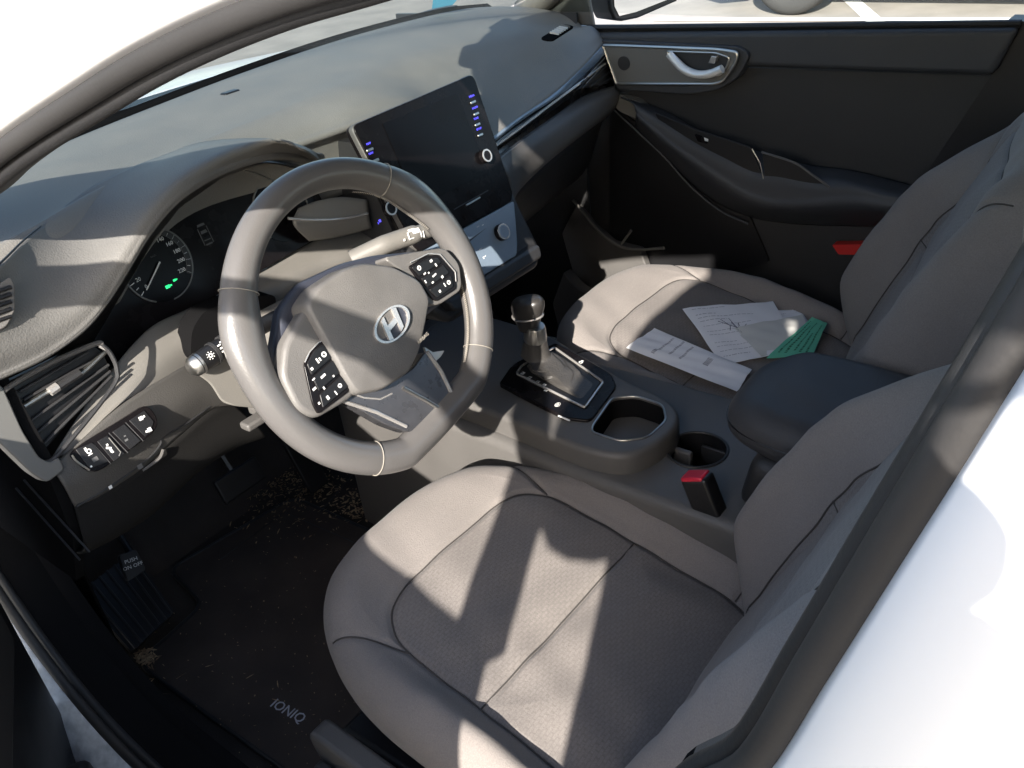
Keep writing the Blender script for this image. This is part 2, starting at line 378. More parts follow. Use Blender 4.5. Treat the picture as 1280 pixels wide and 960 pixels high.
cluster([(511,333),(534,319),(548,318),(569,341),(571,361),(546,377),(538,371)],
 [[(515,334),(535,323),(547,322),(552,328),(525,345)],[(527,348),(554,331),(562,341),(535,359)],[(537,362),(564,344),(567,358),(547,372)]],
 [(524,335,.003,0,1),(539,326,.004,.003,0),(545,331,.002,.004,0),(531,342,.004,.0018,0),(536,341,.002,.002,0),(543,344,.007,.002,0),(532,352,.0016,.004,0),(541,353,.003,.002,0),(553,346,.003,.003,0),(561,353,.0028,0,1),(550,364,.003,.003,0),(556,356,.0014,.005,0)],rsp)
wbar([(381,453),(387,440),(398,428),(408,424)],.0225,.0008,'chrome',lsp,'bezel_edge')
wbar([(416,441),(440,484)],.0225,.0010,'chrome',lsp,'bezel_edge')
wbar([(513,328),(535,317),(550,318),(569,340),(570,352)],.0225,.0008,'chrome',rsp,'bezel_edge')
# wheel-shift paddle corner behind the right lower spoke
wplate('paddle',[(530,433),(541,440),(556,438),(551,446),(541,455),(536,448)],-.026,-.022,'satin',b=.001,r=.002)
# ================================================================== pillow generator (shape of upholstery)
def dist_poly(P,L):
    d=np.full(len(P),9.)
    for i in range(len(L)-1):
        a=np.array(L[i]);b=np.array(L[i+1]);ab=b-a;t=np.clip(((P-a)@ab)/(ab@ab+1e-12),0,1);q=a+t[:,None]*ab
        d=np.minimum(d,np.hypot(*(P-q).T))
    return d
def inside(P,L):
    x,y=P.T;r=np.zeros(len(P),bool);n=len(L)
    for i in range(n):
        x1,y1=L[i];x2,y2=L[(i+1)%n]
        c_=((y1>y)!=(y2>y))&(x<(x2-x1)*(y-y1)/(y2-y1+1e-12)+x1); r^=c_
    return r
def ss(x,a,b): t=np.clip((x-a)/(b-a),0,1); return t*t*(3-2*t)
def smoothline(L,n=6): return [tuple(p.xy) for p in cr([V((*p,0)) for p in L],n)]
def pillow(name,to3d,centre,outline,hfun,seams,insert,roll,rollh,side,m,parent,NT=480,NR=150,tuck=.85,groove=.0048,puff=.006,label=None):
    th=np.linspace(0,2*np.pi,NT,endpoint=False); O=outline(th); c_=np.array(centre)
    rin=1-roll/np.hypot(*(O-c_).T)
    rows=[];Z=[]
    for k in range(NR+1):
        t=(k/NR)**.9; rows.append(c_+(O-c_)*(rin*t)[:,None]); Z.append(np.zeros(NT))
    for k in range(1,13):
        a=np.pi/2*k/12; rows.append(c_+(O-c_)*(rin+(1-rin)*np.sin(a))[:,None]); Z.append(np.full(NT,-rollh*(1-np.cos(a))))
    for k in range(1,7):
        t=k/6; rows.append(c_+(O-c_)*(1-(1-tuck)*t**2.)); Z.append(np.full(NT,-rollh-side*t))
    P=np.concatenate(rows);Z=np.concatenate(Z)
    d=np.full(len(P),9.)
    for L in seams: d=np.minimum(d,dist_poly(P,L))
    topw=np.clip(1+Z/(rollh*1.01),0,1)**.5
    hz=hfun(P[:,0],P[:,1])
    hz=hz+topw*(-groove*np.exp(-(d/.0045)**2)+puff*(1-np.exp(-(d/.035)**2)))
    sx_,sy_=P[:,0],P[:,1]; hz=hz+topw*(.0011*np.sin(31*sx_+9*np.sin(11*sy_))+.0009*np.sin(27*sy_+7*np.sin(13*sx_+1))+.0012*np.sin(9*sx_-14*sy_+2))
    pan=inside(P,insert).astype(float) if insert else np.zeros(len(P))
    bm=bmesh.new(); pts=[to3d(P[i,0],P[i,1],hz[i]+Z[i]) for i in range(len(P))]
    R_=len(rows); vs=[[bm.verts.new(pts[i*NT+j]) for j in range(NT)] for i in range(R_)]
    uvl=bm.loops.layers.uv.new('UVMap'); key={}
    for i in range(R_):
        for j in range(NT): key[vs[i][j]]=i*NT+j
    for i in range(R_-1):
        for j in range(NT):
            if i==0 and False: continue
            f=bm.faces.new((vs[i][j],vs[i+1][j],vs[i+1][(j+1)%NT],vs[i][(j+1)%NT]))
            for l in f.loops: q=P[key[l.vert]]; l[uvl].uv=(q[0],q[1])
    bmesh.ops.recalc_face_normals(bm,faces=bm.faces)
    o=obj(name,bm,m,parent,ang=80,label=label)
    at=o.data.attributes.new('panel','FLOAT','POINT'); at.data.foreach_set('value',pan.astype(np.float32))
    for L in seams:
        Q=np.array([tuple(p.xy) for p in resample([V((*q,0)) for q in L],max(12,int(sum(np.hypot(L[i+1][0]-L[i][0],L[i+1][1]-L[i][1]) for i in range(len(L)-1))/.006)))])
        rel=Q-c_; an=np.arctan2(rel[:,1],rel[:,0])%(2*np.pi)
        # ratio of the point to the outline in its own direction
        Oa=np.arctan2((O-c_)[:,1],(O-c_)[:,0])%(2*np.pi); od=np.argsort(Oa); OR=np.interp(an,Oa[od],np.hypot(*(O-c_)[od].T),period=2*np.pi); RI=np.interp(an,Oa[od],rin[od],period=2*np.pi)
        ra=np.hypot(*rel.T)/OR; x=np.clip((ra-RI)/(1-RI),0,1); zz=-rollh*(1-np.cos(np.arcsin(x))); tw=np.clip(1+zz/(rollh*1.01),0,1)**.5
        hh=hfun(Q[:,0],Q[:,1])+tw*(.0011*np.sin(31*Q[:,0]+9*np.sin(11*Q[:,1]))+.0009*np.sin(27*Q[:,1]+7*np.sin(13*Q[:,0]+1))+.0012*np.sin(9*Q[:,0]-14*Q[:,1]+2))-tw*groove*.75+zz
        pp=[to3d(Q[i,0],Q[i,1],hh[i]) for i in range(len(Q)) if ra[i]<.99]
        if len(pp)>3: obj('seam',tube(pp,.0011,seg=6),'seam_thread',o)
    return o
def superell(w0,w1,l0,l1,e0,e1,cy):
    """outline: half widths at front/back, half lengths, exponents; y grows to the back"""
    def f(th):
        cx,sy=np.cos(th),np.sin(th); fr_=sy<0; e=np.where(fr_,e0,e1)
        x=np.sign(cx)*np.abs(cx)**(2/e); y=np.sign(sy)*np.abs(sy)**(2/e)
        yy=cy+y*np.where(fr_,l0,l1); t=np.clip((yy-(cy-l0))/(l0+l1),0,1); w=w0+(w1-w0)*t
        return np.stack([x*w,yy],1)
    return f
def car_seat(cx,yf,yb,dz,inner,label,skew):
    st=thing('bucket_seat',label,'car seat',(cx,yf-.3,0),'front seats of the car')
    zf=.362+dz; slope=.235
    def c3(a,b,n): return V((cx+a+.007,yf-b,zf-slope*max(b-.02,0)+n))
    def hc(a,b):
        A=np.abs(a); return .030*ss(A,.165,.215)*ss(b,.10,.30)-.012*ss(b,.10,-.02)*1+.006*np.cos(np.clip(a/.17,-1,1)*np.pi/2)*0
    ins=[(-.165,.20),(-.160,.165),(-.135,.130),(-.09,.118),(.09,.118),(.135,.130),(.160,.165),(.165,.20),(.170,.44),(.150,.50),(-.150,.50),(-.170,.44)]
    ins=[tuple(p.xy) for p in roundpoly([V((*q,0)) for q in ins],[.03,.04,.03,.03,.03,.03,.04,.03,.02,.02,.02,.02],5)]
    insl=ins+[ins[0]]
    seams=[insl,[(-.167,.30),(.167,.30)],smoothline([(.160,.160),(.175,.10),(.19,.04),(.20,-.01)]),smoothline([(-.163,.19),(-.185,.13),(-.215,.075),(-.25,.05)]),[(.17,.45),(.26,.47)],[(-.17,.45),(-.26,.47)]]
    cu=pillow('seat',c3,(0,.27),superell(.232,.252,.283,.28,2.7,4.,.27),hc,seams,ins,.055,.050,.095,'seat_fabric',st)
    # backrest
    L_=math.radians(26); o0=V((cx,yb,.25+dz)); u=V((0,-math.sin(L_),math.cos(L_))); fr_=V((0,math.cos(L_),math.sin(L_)))
    def b3(a,h,n): return o0+V((a,a*skew,0))+u*h+fr_*n
    def hb(a,h): 
        A=np.abs(a); return np.where(a<0,.004,.074)*ss(A,.135,.215)*(1-ss(h,.28,.52))*ss(h,-.06,.10)+.012*ss(A,.13,.2)-.03*ss(h,.48,.64)
    bi=[(-.15,.02),(-.155,.3),(-.14,.42),(-.12,.50),(.12,.50),(.14,.42),(.155,.3),(.15,.02)]
    bs=[bi+[bi[0]],[(-.155,.26),(.155,.26)],smoothline([(.14,.42),(.18,.50),(.22,.55)]),smoothline([(-.14,.42),(-.18,.50),(-.22,.55)])]
    pillow('backrest',b3,(0,.28),superell(.247,.215,.31,.34,4,3.0,.28),hb,bs,bi,.055,.055,.13,'seat_fabric',st,tuck=.95)
    hr_o=o0+u*.700+fr_*.045
    def h3(a,h,n): return hr_o+V((a,0,0))+u*h+fr_*n
    hd=pillow('headrest',h3,(0,.08),superell(.100,.095,.115,.115,3.5,3.5,.10),lambda a,h:-.25*(a*a),[[(-.065,-.01),(-.070,.10),(-.065,.20)],[(.065,-.01),(.070,.10),(.065,.20)]],None,.035,.04,.05,'seat_fabric',st,NT=160,NR=40,tuck=.8)
    for sx in (-.06,.06): obj('headrest_post',tube([o0+V((sx,0,0))+u*.58-fr_*.04,o0+V((sx,0,0))+u*.70-fr_*.02],.006,seg=10),'chrome',st)
    # base frame, outer shield and lever
    b_=obj('seat_base',join(bx((cx,yf-.30,.13),(.44,.42,.10)),bx((cx-.2,yf-.3,.045),(.03,.5,.07)),bx((cx+.2,yf-.3,.045),(.03,.5,.07))),'black_plastic',st); bev(b_,.01)
    so=-inner
    sh=[V((cx+so*.268,yf-.09,.235)),V((cx+so*.268,yf-.12,.16)),V((cx+so*.268,yf-.30,.11)),V((cx+so*.268,yf-.56,.11)),V((cx+so*.268,yf-.60,.20)),V((cx+so*.268,yf-.35,.215))]
    s2=obj('side_shield',pr(roundpoly(sh,.03),V((-so*.03,0,0))),'lower_plastic',st); bev(s2,.006)
    lv=[V((cx+so*.272,yf-.12,.205)),V((cx+so*.272,yf-.12,.175)),V((cx+so*.272,yf-.36,.140)),V((cx+so*.272,yf-.36,.18))]
    l2=obj('lever',pr(roundpoly(lv,.012),V((so*.014,0,0))),'dark_plastic',s2); bev(l2,.004)
    # belt buckle on its stalk at the inner side
    bxx=cx+inner*(.232 if inner>0 else .225); bk=V((bxx,yf-.365,.395+dz)) ; dn=V((0,-.10,-.25)).normalized(); s_=V((1,0,0)); n=dn.cross(s_)
    R3=Matrix((s_,n,dn)).transposed()
    if inner<0: return st
    b1=obj('belt_buckle',bx(bk+dn*.055,(.026,.040,.11),R3),'black_plastic',st); bev(b1,.005)
    r1=obj('release_button',bx(bk+dn*.004-n*.002,(.024,.034,.014),R3),'red',b1); bev(r1,.003)
    obj('buckle_stalk',bx(bk+dn*.15,(.014,.030,.12),R3),'black_plastic',b1)
    return st
car_seat(-.365,.065,-.405,0,1,'grey fabric driver seat nearest the open door, cushion with shadows across its ribbed centre',0.0)
car_seat(.355,.205,-.290,0,-1,'grey fabric passenger seat beyond the console, with papers lying on its cushion',0.14)
# ================================================================== DASHBOARD
ds=thing('dashboard','dark grey dashboard running under the windscreen from door to door, binnacle hood, vents and switches','dashboard',(0,.45,.75))
def row(L): return [V(p) for p in L]
W=row([(-.74,.47,.80),(-.64,.53,.806),(-.561,.558,.81),(-.486,.579,.812),(-.364,.626,.815),(-.172,.662,.818),(.055,.694,.82),(.312,.709,.82),(.547,.665,.82),(.64,.60,.815),(.69,.50,.80)])
Rr=row([(-.74,.36,.82),(-.641,.369,.828),(-.571,.396,.83),(-.424,.467,.832),(-.259,.525,.834),(-.121,.551,.835),(.193,.581,.835),(.41,.585,.832),(.55,.55,.825),(.64,.50,.812),(.69,.44,.79)])
Md=row([(-.74,.26,.818),(-.62,.27,.826),(-.5,.32,.828),(-.36,.36,.830),(-.2,.38,.832),(0,.41,.834),(.2,.42,.828),(.4,.44,.815),(.55,.44,.800),(.69,.41,.768)])
e0=U(612,175,x=.135);
En=[V((-.74,.22,.80)),V((-.6,.24,.80)),V((-.42,.29,.80)),V((-.26,.29,.80)),V((-.15,.28,.80)),V((0,.265,.795)),V((.10,.25,.745)),e0,U(650,145,x=.27),U(692,115,x=.41),U(730,79,x=.555),U(754,52,x=.675)]
Md_=resample(cr(Md,12),60);En_=resample(cr(En,12),60); mx_=lambda t:[a.lerp(b,t) for a,b in zip(Md_,En_)]
bow=lambda R,k:[p+V((0,.0,k)) for p in R]
dt=obj('top_pad',patch([W,Rr,Md_,bow(mx_(.4),.012),bow(mx_(.75),.010),bow(mx_(.93),.003),En_,[p+(V((0,.012,-.012)) if p.x<.05 else V((0,.012,-.002))) for p in En_],[p+(V((0,.03,-.10)) if p.x<.05 else V((0,.06,-.03))) for p in En_]],nu=100,nv=12),'soft_dash',ds,ang=180); solid(dt,.004)
# moulded seam line across the pad in front of the screen
sl=cr([U(190,172,z=.834)+V((0,0,.0)),U(330,128,z=.8345),U(430,101,z=.834),U(560,62,z=.83)],10)
# hood over the instruments
Fh=[U(-50,372,z=.822),U(0,330,z=.826),U(28,303,z=.828),U(54,282,z=.829),U(82,260,z=.830),U(112,238,z=.832),U(155,216,z=.834),U(205,197,z=.835),U(250,181,z=.836),U(300,176,z=.836),U(345,177,z=.836),U(382,187,z=.834),U(402,202,y=.272)]
Lp=[U(-50,482,y=.19),U(0,462,y=.19),U(54,437,y=.19),U(103,402,y=.19),U(134,364,y=.19),U(158,326,y=.19),U(187,280,y=.195),U(225,239,y=.20),U(279,207,y=.21),U(335,190,y=.22),U(366,191,y=.235),U(388,199,y=.26),U(402,206,y=.270)]
def mixr(A,B,t,bulge=V((0,0,0))): 
    A=resample(cr(A,8),40);B=resample(cr(B,8),40); return [a.lerp(b,t)+bulge for a,b in zip(A,B)]
nrm=V((0,-.35,.9))
lipd=[V((0,.010,-.016))]*41
Lr=resample(cr(Lp,8),40)
rowsH=[mixr(Fh,Lp,0)]+[mixr(Fh,Lp,.33,V((0,-.002,.008)))]+[mixr(Fh,Lp,.66,V((0,-.005,.012)))]+[mixr(Fh,Lp,.90,V((0,-.006,.010)))]+[Lr]
LipLow=[p+V((0,.004,-.014)) for p in Lr]
tp_=lambda i: min(1,(41-i)/9)
rowsH+= [[p+V((0,.000,-.005))*tp_(i) for i,p in enumerate(Lr)],[p+V((0,.004,-.009))*tp_(i) for i,p in enumerate(Lr)],[p+V((0,.03*tp_(i),-.013*tp_(i))) for i,p in enumerate(Lr)]]
hd_=obj('binnacle_hood',patch(rowsH,nu=90,nv=8),'hood_pad',ds,ang=180); solid(hd_,.003)
obj('hood_seam',tube(cr([p+V((0,0,.0008)) for p in Fh[:7]],8),.0011,seg=6),'black_plastic',hd_)
# twin stitch rows along the hood lip
for off,nm in ((.94,'a'),(.905,'b')):
    Ls=resample(cr(mixr(Fh,Lp,off,V((0,-.0055,.0090))),2),240); bm=bmesh.new()
    for k in range(6,236): 
        if k%2==0: tube_into(bm,[Ls[k],Ls[k+1]],.0006,seg=4)
    obj('stitching',bm,'stitch_dark',hd_)
# recess walls and instrument face
CF=Fr((-.37,.300,.735),(1,0,0),(0,.30,.954)); 
def CH(L,z=0): return [CF.hit(p[0],p[1],z) for p in L]
cb=[(85,500),(118,418),(160,350),(190,300),(225,258),(280,222),(335,203),(385,215),(410,262),(395,300),(320,342),(270,370),(190,412),(150,450)]
far=CH(cb)
cl=obj('cluster_lens',plate(CF,far,-.004,.004),'gloss_black',ds); bev(cl,.004)
# ceiling/side skirt of the recess
lo=[p+V((0,.03,-.018)) for p in Lr][4:]
fa=resample([CF(*q,.001) for q in CH([(112,430),(160,350),(190,300),(225,258),(280,222),(335,203),(385,215),(412,240)])],len(lo)-1)
bm=bmesh.new(); grid(bm,[lo,[a.lerp(b,.5)+V((0,0,.004)) for a,b in zip(lo,fa)],fa]); sk=obj('binnacle_recess',bm,'black_plastic',ds,ang=180); solid(sk,.002)
# left dial
gx,gy=CF.hit(197,331,.002); G=Fr(CF(gx,gy,.0005),CF.a,CF.b); R0=.0475
dial=obj('dial',disc(G,0,0,0,R0,.001,64),'screen_glass',ds)
def arcring(f,r0,r1,a0,a1,th,z=0,n=50):
    bm=bmesh.new(); rows=[]
    for k in range(n+1):
        a=math.radians(a0+(a1-a0)*k/n); s_,c_=math.sin(a),math.cos(a)
        rows.append([f(r0*s_,r0*c_,z),f(r0*s_,r0*c_,z+th),f(r1*s_,r1*c_,z+th),f(r1*s_,r1*c_,z)])
    grid(bm,rows,cu=True); bmesh.ops.recalc_face_normals(bm,faces=bm.faces); return bm
obj('dial_ring',arcring(G,R0-.0006,R0+.0010,-150,180,.0022),'silver_paint',dial)
obj('dial_ring',arcring(G,R0-.0082,R0-.0075,20,125,.0012),'silver_paint',dial)
obj('dial_band',arcring(G,R0-.0078,R0-.001,0,128,.0006,z=.0012),'dark_plastic',dial)
bm=bmesh.new()
for k in range(23):
    a=math.radians(-125+250*k/22); L0=R0-.0075; L1=R0-(.003 if k%2 else .0012)
    f=G.rot(-a); prism(bm,[f(-.0004,L0,.0014),f(.0004,L0,.0014),f(.0004,L1,.0014),f(-.0004,L1,.0014)],f.c*.0004)
obj('graduations',bm,'white_print',dial)
for k in range(0,12):
    a=math.radians(-125+250*k*2/22); text('numeral',str(k*20),G,math.sin(a)*(R0-.0145),math.cos(a)*(R0-.0145),.0014,.0072,'white_print',dial,th=.0002)
text('unit_print','km/h',G,0,.012,.0014,.004,'grey_print',dial)
a=math.radians(-127); f=G.rot(-a)
obj('needle',pr([f(-.0010,-.004,.004),f(.0010,-.004,.004),f(.0005,.0375,.004),f(-.0005,.0375,.004)],f.c*.001),'white_print',dial)
for px,py,w in ((211,358,.0045),(219,350,.003)):
    a,b=G.hit(px,py,.0015); obj('ready_lamp',join(plate(G,[(a-w,b-w*.4),(a+w*.4,b-w*.4),(a+w*.4,b+w*.5),(a-w,b+w*.5)],.0014,.0003),plate(G,[(a+w*.5,b-w*.15),(a+w*1.1,b-w*.15),(a+w*1.1,b+w*.3),(a+w*.5,b+w*.3)],.0014,.0003)),'green_lamp',dial)
# car outline glyph in the middle display
a,b=CF.hit(257,293,.002); f=Fr(CF(a,b,.0006),CF.a,CF.b)
obj('car_glyph',join(*[plate(f,q,0,.0004) for q in ([(-.0075,-.013),(-.0065,-.013),(-.0065,.010),(-.0075,.010)],[(.0065,-.013),(.0075,-.013),(.0075,.010),(.0065,.010)],[(-.006,.012),(.006,.012),(.005,.015),(-.005,.015)],[(-.005,-.014),(.005,-.014),(.005,-.012),(-.005,-.012)],[(-.005,.002),(.005,.002),(.004,.006),(-.004,.006)],[(-.005,-.008),(.005,-.008),(.005,-.0065),(-.005,-.0065)])]),'grey_print',ds)
# second dial, its silver edges show beside the wheel rim
gx2,gy2=CF.hit(352,262,.002); G2=Fr(CF(gx2,gy2,.0005),CF.a,CF.b)
d2=obj('dial',disc(G2,0,0,0,R0*.95,.001,64),'screen_glass',ds)
obj('dial_ring',arcring(G2,R0*.95-.0006,R0*.95+.0012,-130,120,.0025),'silver_paint',d2)
obj('dial_ring',arcring(G2,R0*.95-.009,R0*.95-.0078,-110,-60,.0015),'silver_paint',d2)
wb=obj('recess_edge_line',tube([U(306,213,y=.255),U(325,218,y=.27),U(345,227,y=.285)],.0009,seg=6),'satin',ds)
# fascia below the instruments (curves down to the left end) 
FU=[U(66,570,y=.212),U(98,520,y=.225),U(137,466,y=.24),U(186,412,y=.26),U(235,388,y=.275),U(285,362,y=.285),U(330,336,y=.29),U(385,302,y=.295),U(430,290,y=.295),U(470,282,y=.29)]
FM=[U(74,570,y=.210),U(125,520,y=.218),U(180,462,y=.228),U(225,428,y=.237),U(262,402,y=.243),U(298,383,y=.245),U(340,360,y=.25),U(395,330,y=.255),U(435,317,y=.25),U(474,305,y=.25)]
FL=[U(84,571,y=.207),U(150,507,y=.214),U(205,474,y=.224),U(240,454,y=.232),U(275,428,y=.238),U(310,405,y=.24),U(350,385,y=.245),U(400,358,y=.25),U(440,340,y=.25),U(478,328,y=.25)]
fp=obj('instrument_fascia',patch([FU,FM,FL],nu=80,nv=8),'fascia',ds,ang=180); solid(fp,.003)
# trim crossing towards the screen : pale piece with a chrome line
T1=[U(372,262,y=.27),U(395,252,y=.265),U(425,247,y=.26),U(458,250,y=.25)]
T2=[U(366,280,y=.262),U(400,276,y=.255),U(430,274,y=.25),U(460,270,y=.243)]
T3=[U(385,300,y=.268),U(410,297,y=.262),U(435,292,y=.258),U(464,284,y=.25)]
tp=obj('cross_trim',patch([T1,T2,T3],nu=20,nv=5),'fascia',ds,ang=180); solid(tp,.003)
obj('chrome_line',tube(cr([U(360,273,y=.258),U(395,275,y=.250),U(430,273,y=.245),U(460,267,y=.238)],6),.0022,seg=8),'chrome',tp)
# left end vent
VF=Fr(U(70,505,y=.205),(1,0,0),(0,.25,.97))
def vh(L,z=0): return [V((*VF.hit(p[0],p[1],z),0)) for p in L]
vo=roundpoly(vh([(-60,545),(2,485),(118,428),(136,440),(146,462),(60,570),(44,562)]),.008)
v_=obj('air_vent',plate(VF,[p.xy for p in vo],-.034,.018),'black_plastic',ds,label=None); bev(v_,.003)
def vtube(L,r,m,z,par=None,name='vane'): return obj(name,tube(cr([VF(*VF.hit(p[0],p[1],z),z) for p in L],5),r,seg=8),m,par or v_)
vtube([(3,500),(8,486),(60,455),(118,430),(128,430)],.0030,'lower_plastic',.004,name='vent_frame')
vtube([(3,498),(20,535),(42,570),(58,578),(80,560),(140,485),(146,462),(138,442),(126,430)],.0028,'dark_plastic',.004,name='vent_frame')
sf=[(-30,470),(0,482),(8,500),(25,538),(46,572),(60,578),(70,570),(78,586),(55,603),(35,590),(0,556),(-30,530)]
o_=obj('vent_surround',plate(VF,[p.xy for p in roundpoly(vh(sf,.0),.006)],-.014,.022),'silver_paint',v_); bev(o_,.007,4)
for L in ([(24,490),(60,470),(110,440)],[(30,500),(70,478),(124,446)],[(36,528),(80,500),(136,456)],[(42,545),(85,514),(138,464)],[(50,560),(95,520),(140,470)],[(20,480),(60,460),(98,440)]):
    vtube([L[0],((L[0][0]+L[2][0])/2,(L[0][1]+L[2][1])/2),L[2]],.0018,'dark_plastic',-.011)
vtube([(30,508),(66,486),(100,468),(134,437)],.0030,'satin',-.008,name='vent_bar')
vtube([(62,490),(72,483)],.0056,'chrome',-.004,name='vent_tab'); vtube([(72,484),(100,466)],.0048,'dark_plastic',-.004,name='vent_tab')
vtube([(124,432),(133,437)],.0020,'chrome',.004,name='vane')
# small side demister vent on the end of the pad
dv=[U(0,358,y=.20),U(12,350,y=.20),U(18,362,y=.195),U(18,392,y=.19),U(8,412,y=.19),U(-14,424,y=.19),U(-20,380,y=.20)]
n_=V((-.1,-.75,.55)).normalized(); dvo=obj('demister_vent',pr([p+n_*.012 for p in roundpoly(dv,.004)],-n_*.01),'lower_plastic',ds); bev(dvo,.002)
for k in range(5):
    obj('slot',tube([U(-10,372+k*9,y=.192)+n_*.013,U(13,364+k*9,y=.192)+n_*.013],.0022,seg=6),'black_plastic',dvo)
# lower panel with the switch bank
PU=[U(62,583,y=.193),U(90,560,y=.194),U(150,507,y=.20),U(205,472,y=.21),U(238,455,y=.22),U(262,462,y=.225)]
PM=[U(78,606,y=.182),U(118,585,y=.182),U(165,550,y=.185),U(215,510,y=.195),U(250,486,y=.205),U(276,484,y=.21)]
PL=[U(92,632,y=.186),U(125,618,y=.185),U(178,583,y=.188),U(222,545,y=.198),U(262,512,y=.208),U(290,505,y=.215)]
PK=[U(102,690,y=.20),U(135,675,y=.20),U(190,640,y=.205),U(245,590,y=.215),U(290,560,y=.225),U(330,545,y=.23)]
PB=[V((p.x+.01,p.y+.16,p.z-.03)) for p in PK]
lp=obj('knee_panel',patch([PU,PM,PL],nu=60,nv=8),'knee_shade',ds,ang=180); solid(lp,.003)
kp=obj('knee_panel_lower',patch([PL,PK,PB],nu=60,nv=8),'knee_deep_shade',ds,ang=180); solid(kp,.003)
k1=obj('seam_groove',tube(cr([U(96,633,y=.182),U(150,600,y=.182),U(186,572,y=.186),U(200,556,y=.188),U(204,546,y=.19),U(235,528,y=.196),U(262,508,y=.205)],5),.0014,seg=6),'dark_plastic',lp)
SFr=Fr(U(145,550,y=.1835),(1,-.03,0),(0,.40,.92))
SB=[(88,570),(92,563),(105,553),(180,507),(188,510),(196,522),(197,532),(190,543),(130,585),(120,590),(108,588)]
ec_=obj('end_cover',pr([V((-.712,a_,b_)) for a_,b_ in ((.215,.70),(.20,.64),(.19,.60),(.20,.50),(.26,.40),(.62,.40),(.62,.79),(.24,.79))],V((.012,0,0))),'matte_black',ds)
for pa,pb in (((20,610),(100,700)),((30,600),(112,690))): obj('end_cover_groove',tube([U(*pa,x=-.7135),U(*pb,x=-.7135)],.0014,seg=6),'rubber',ec_)
co_=obj('column_gap_shade',pr(roundpoly([U(238,446,y=.212),U(240,412,y=.214),U(254,390,y=.216),U(290,374,y=.216),U(345,368,y=.212),U(345,450,y=.206),U(268,470,y=.206)],.01),V((0,.03,0))),'matte_black',ds)  # black plate painted in for the dark of the column opening
sbp=[V((*SFr.hit(*p,.006),0)) for p in SB]
sbk=obj('switch_bank',plate(SFr,[p.xy for p in roundpoly(sbp,.004)],-.01,.017),'gloss_black',ds); bev(sbk,.0012)
def sfb(L,z,th,m,name,par): return obj(name,plate(SFr,[SFr.hit(*p,z) for p in L],z,th),m,par)
for L in ([(117,555),(139,580)],[(136,541),(160,566)],[(157,528),(179,551)]):
    obj('divider',tube([SFr(*SFr.hit(*p,.0072),.0072) for p in L],.0007,seg=5),'dark_plastic',sbk)
for L in ([(94,562),(115,553),(135,577),(112,586)],[(121,552),(134,544),(156,567),(142,577)],[(140,540),(155,530),(176,551),(162,562)],[(161,526),(180,513),(192,527),(188,540),(181,546)]):
    k_=sfb(L,.0068,.0014,'black_plastic','rocker_switch',sbk); bev(k_,.0010)
obj('divider_chrome',tube([SFr(*SFr.hit(*p,.009),.009) for p in [(136,547),(151,565),(149,570)]],.0009,seg=5),'silver_paint',sbk)
obj('divider_chrome',tube(cr([SFr(*SFr.hit(*p,.0075),.0075) for p in [(90,569),(96,577),(112,588)]],4),.0012,seg=5),'satin',sbk)
def icn(px,py,w,h,m='white_print',ri=0,z=.0085,fr=None,par=None,rot_=0):
    fr=fr or SFr; w*=.82; h*=.82; a,b=fr.hit(px,py,z); f=Fr(fr(a,b,z),fr.a,fr.b).rot(rot_)
    return obj('icon',ring(f,0,0,0,w*.55,w,.0003,16) if ri else plate(f,[(-w/2,-h/2),(w/2,-h/2),(w/2,h/2),(-w/2,h/2)],0,.0003),m,par or sbk)
icn(111,564,.0036,0,ri=1); icn(107,562,.003,.0055); icn(113,568,.006,.0012)
icn(119,574,.008,.006,'grey_print'); icn(114,583,.0026,.0026)
icn(134,556,.0028,.0028); icn(136,560,.0075,.003,rot_=-.6); icn(139,563,.0035,.005); icn(141,565,.003,.002)
icn(158,550,.005,.003,'grey_print'); icn(156,545,.003,.002,'grey_print')
icn(176,523,.0055,.0055); icn(178,522,.008,.003,rot_=.2); icn(187,537,.0055,.006); icn(185,539,.007,.0028,rot_=-.3)
K2=Fr(U(150,607,y=.176),(1,-.03,0),(0,.10,.99))
icn(138,609,.005,.005,'white_print',z=.0,fr=Fr(U(138,609,y=.179),(1,0,0),(0,.1,.99)),par=lp)
lip=obj('pull_handle_edge',tube(cr([U(178,588,y=.186),U(190,580,y=.184),U(200,572,y=.184),U(204,562,y=.186)],5),.0020,seg=6),'lower_plastic',lp)
icn(175,583,.008,.007,'grey_print',z=0,fr=Fr(U(175,583,y=.182),(1,0,0),(0,.3,.95)),par=lp)
# steering column shroud and stalks
CD=WF.c; cs=Fr(WC-CD*.05,(1,0,0),W0.b)
def colrow(d,w,h,dy=0): return [ (cs(x,y+dy,-d)) for x,y in rrect(w,h,.03,6)]
bm=bmesh.new(); rows=[colrow(0,.085,.080),colrow(.02,.095,.095),colrow(.06,.100,.105,-.004),colrow(.12,.105,.11,-.008),colrow(.24,.11,.11,-.012)]
vs=grid(bm,rows,cu=True); bm.faces.new(vs[0]); bmesh.ops.recalc_face_normals(bm,faces=bm.faces); sh=obj('column_shroud',bm,'fascia',ds,ang=60)
lv=obj('column_shroud_lower',join(pr(roundpoly([U(238,463,y=.10),U(262,453,y=.095),U(305,440,y=.09),U(330,470,y=.09),U(332,512,y=.085),U(290,508,y=.09),U(276,503,y=.095),U(262,480,y=.098)],.008),V((.055,.06,-.03)))),'fascia',ds); bev(lv,.006)
ht=obj('tilt_lever',join(bx(U(322,524,y=.10),(.042,.018,.010)),bx(U(330,516,y=.11),(.012,.05,.012))),'lower_plastic',ds); bev(ht,.003)
